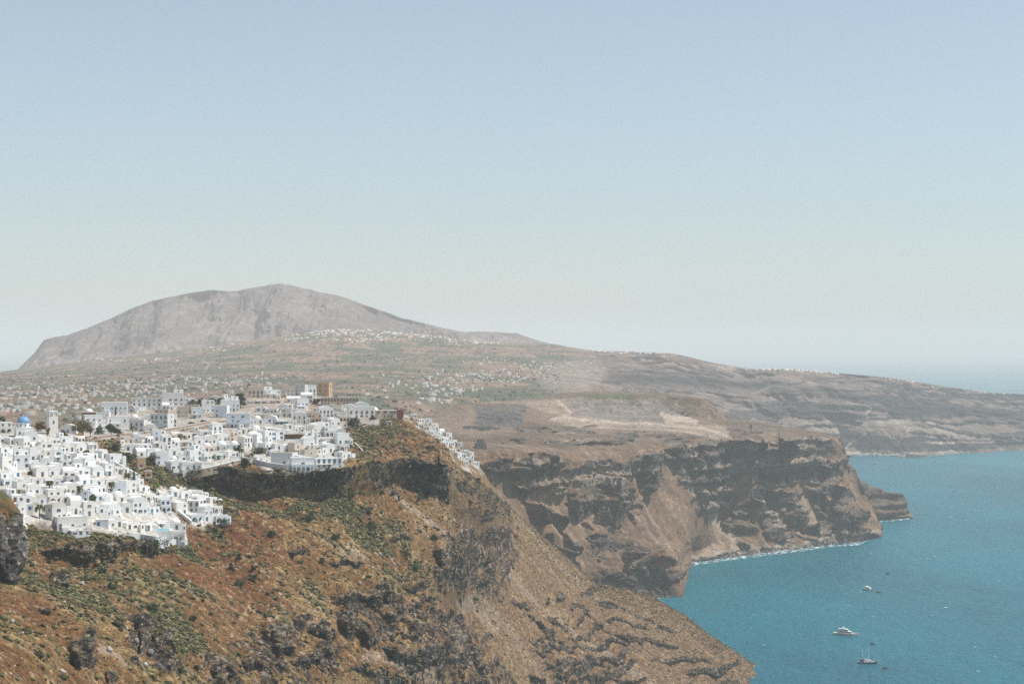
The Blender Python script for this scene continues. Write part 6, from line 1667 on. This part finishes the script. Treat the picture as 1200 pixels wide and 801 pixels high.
# ================================================================== cars
CARP = {k: paint_mat('car_' + k.replace(' ', '_'), c, .35, .04, .5, .5) for k, c in {'white': (.62,.62,.62), 'silver': (.36,.37,.38), 'dark teal': (.03,.10,.11), 'blue': (.04,.10,.24), 'black': (.025,.025,.03), 'red': (.30,.03,.025)}.items()}
M_TYRE = paint_mat('tyre', (.025, .025, .025), .9, .1)
def car_proto(colr):
    r = empty('parked_car', (0, 0, 0))
    b = MB(); prof = [(-2.1, .35), (-2.1, .85), (-1.9, .95), (1.0, .98), (1.95, .82), (2.1, .6), (2.1, .35)]
    b.rings([[(x, s * .86, z) for x, z in prof] for s in (-1, 1)]); b.build('body', CARP[colr], r)
    b = MB(); pr = [(-1.75, .96), (-1.35, 1.45), (.25, 1.45), (1.0, .985)]
    b.rings([[(x, s * .74, z) for x, z in pr] for s in (-1, 1)]); c = b.build('cabin', M_DARK, r)
    b = MB(); b.box(-1.3, .2, -.7, .7, 1.453, 1.52); b.build('roof_panel', CARP[colr], c)
    for x in (-1.3, 1.3):
        for s in (-1, 1):
            b = MB(); b.tube((x, s * .70, .34), (x, s * .90, .34), .34, n=12); b.build('wheel', M_TYRE, r)
    for s in (-1, 1):
        b = MB(); b.box(2.06, 2.12, s * .65 - .15, s * .65 + .15, .62, .76); b.build('headlight', M_GEL, r)
    return r
protos = {}
def car(px, py, colr, yaw, label):
    p = ray(px, py, B)
    if colr not in protos: protos[colr] = o = car_proto(colr)
    else: o = copy_tree(protos[colr])
    o.location = (p.x, p.y, p.z + CARUP); o.rotation_euler.z = math.radians(yaw); tag(o, label, 'car', 'cars on the road and car park')
CARUP = .58
car(224.5, 497.6, 'dark teal', 8, 'dark teal car on the road before the pale blue house')
car(238.5, 495.3, 'blue', 6, 'blue car on the road right of the teal car')
car(190, 504, 'white', -4, 'white car on the road under the grey cube house')
car(167, 507, 'silver', -2, 'silver car on the road before the white vaulted chapel')
CARUP = .1
car(118, 508.5, 'white', 5, 'white car parked by the grey-green bush')
car(144, 509, 'white', 0, 'white car parked right of the dark garden trees')
for q, (cl, x) in enumerate(zip(['silver', 'white', 'black', 'silver', 'dark teal', 'white', 'red', 'silver', 'black'], [292, 296.5, 301, 305, 309.5, 314, 318, 322, 326])):
    car(x, 472.8 - .1 * q, cl, 70 + 8 * math.sin(q * 2.1), f'{cl} car, {ORD[q]} from left in the hilltop car park row')

# ================================================================== chapel, pergolas, pools, masts
p = ray(176, 506.5, B); k = p.y / FOC
b = MB(); b.box(-4.4, 4.4, 0, 8, -4, 1.8); o = b.build('chapel', PAINT['white'], None, p, math.radians(12)); tag(o, 'small white barrel-vaulted chapel on the upper road', 'chapel')
b = MB(); b.vault(-4.38, 4.38, -.02, 8, 1.8, 3.6, 12); b.build('roof', PAINT['warm white'], o); put('door', win_mesh(1.05, 2.15, 'brown', True), o, .6, -.02, .05)
b = MB(); b.box(-.9, .9, 7.0, 7.6, 5.3, 6.8); b.box(-.06, .06, 7.25, 7.35, 6.8, 7.7); b.box(-.3, .3, 7.26, 7.34, 7.2, 7.32); b.build('bell_gable', PAINT['white'], o)
def pergola(px, py, w, d, h, mat, label, yaw=10, post=PAINT['white'], back=None):
    p = ray(px, py, B); r = empty('pergola', p, math.radians(yaw)); tag(r, label, 'pergola')
    b = MB(); b.box(-w / 2, w / 2, 0, d, h, h + .18); b.build('canopy', mat, r)
    n = max(2, int(w / 3))
    for q in range(n + 1):
        b = MB(); x = -w / 2 + .15 + (w - .3) * q / n; b.box(x - .12, x + .12, .1, .34, -2, h); b.build('post', post, r)
    b = MB(); b.box(-w / 2, w / 2, d - .3, d - .05, -2, h - .01); b.build('back_wall', back or M_GREYP, r)
    b = MB(); b.box(-w / 2, w / 2, .02, .09, -2, .9); b.build('parapet', PAINT['white'], r)
pergola(221, 514, 10.5, 5, 3.0, M_ROOFC, 'pergola restaurant with dark open front below the road', 10, PAINT['white'], M_IRON)
pergola(345, 516, 11, 4, 3.6, M_THATCH, 'brown reed-roofed pergola above the arched cliff hotel', 14, M_BARK, M_THATCH)
pergola(243, 586.5, 5, 3, 2.9, M_GREYP, 'dark grey pergola at the right of the detached slope cluster', 24, M_GREYP, M_GREYP)
pergola(330, 498.5, 9, 4, 2.6, M_ROOFW, 'white-roofed pergola with dark green shade above the hotels', 10, PAINT['white'], M_FRAME['teal'])
M_POOL = paint_mat('pool_water', (.10, .42, .48), .15, .08, .5, .5)
def pool(px, py, w, d, label, yaw=12):
    p = ray(px, py, B); r = empty('swimming_pool', p + Vector((0, 0, 1.2)), math.radians(yaw)); tag(r, label, 'swimming pool')
    b = MB(); b.box(-w / 2 - .5, w / 2 + .5, -d / 2 - .5, -d / 2, -4, .3); b.box(-w / 2 - .5, w / 2 + .5, d / 2, d / 2 + .5, -4, .3); b.box(-w / 2 - .5, -w / 2, -d / 2, d / 2, -4, .3); b.box(w / 2, w / 2 + .5, -d / 2, d / 2, -4, .3); b.build('rim', PAINT['white'], r)
    b = MB(); b.box(-w / 2 + .001, w / 2 - .001, -d / 2 + .001, d / 2 - .001, -3, .12); b.build('water', M_POOL, r)
pool(187, 624, 9, 12, 'turquoise pool on the terrace at the lowest corner of town', 12)
def mast(px, py, hpx, label, terr, r0=.16, n=3):
    p = ray(px, py, *terr)
    if p is None: return
    h = hpx * p.y / FOC; r = empty('radio_mast', p); tag(r, label, 'mast', 'masts')
    b = MB(); b.tube((0, 0, -3), (0, 0, h), r0, r0 * .5, 6); b.build('pole', M_GREYP, r)
    b = MB()
    for q in range(n): z = h * (.55 + .15 * q); b.box(-r0 * 2.5, r0 * 2.5, -r0, r0, z, z + r0 * 3)
    b.build('antenna_arm', M_GREYP, r)
mast(328.5, 462, 15, 'tall thin mast standing on the town skyline', (B,))
mast(318, 335.2, 4.5, 'left mast on the mountain summit', (Gm,), .7, 1); mast(324, 334.6, 3.5, 'short middle mast on the mountain summit', (Gm,), .6, 1); mast(331, 334.6, 4, 'right mast on the mountain summit', (Gm,), .6, 1)
p = ray(328, 335.2, Gm)
if p is not None:
    b = MB(); b.box(-26, 22, 0, 20, -8, 7); b.box(-10, 8, 2, 18, 7, 12); o = b.build('summit_station', PAINT['pale grey'], None, p); tag(o, 'low building on the mountain summit between the masts', 'building')

# ================================================================== name the row houses that can be seen
bpy.context.view_layer.update()
_dg = bpy.context.evaluated_depsgraph_get()
def _family(o):
    return [o] + [x for c in o.children for x in _family(c)]
def _seen(o):
    fam = _family(o); names = {x.name for x in fam}; n = 0
    for x in fam:
        me = x.data; ps = me.polygons; stp = max(1, len(ps) // 30)
        for i in range(0, len(ps), stp):
            p = x.matrix_world @ ps[i].center
            if not 2 < CX + p.x / p.y * FOC < 1198: continue
            h = SC.ray_cast(_dg, Vector((0, 0, CAMZ)), (p - Vector((0, 0, CAMZ))).normalized())
            if h[0] and h[4].name in names:
                n += 1
                if n > 3: return True
    return False
total = 0
hidden = [m for made, _, _ in ROWS for m in made if not _seen(m[0])]
gone = {id(m) for m in hidden}
for made, rowname, small in ROWS:
    i = 0
    for m in made:
        if id(m) in gone: continue
        o, kd, c, st, tr = m
        sh = f' {tr}-framed' if tr in ('blue', 'teal', 'brown') and not small else ''
        o['label'] = f"{ {1: 'low', 2: 'two-storey'}[st]} {c} {KINDW[kd]}{sh} house, {ORD[i]} from left in {rowname}"
        i += 1; total += 1
for m in hidden:
    for x in reversed(_family(m[0])): bpy.data.objects.remove(x)
print('labelled row houses', total, 'removed', len(hidden))
build_haze()
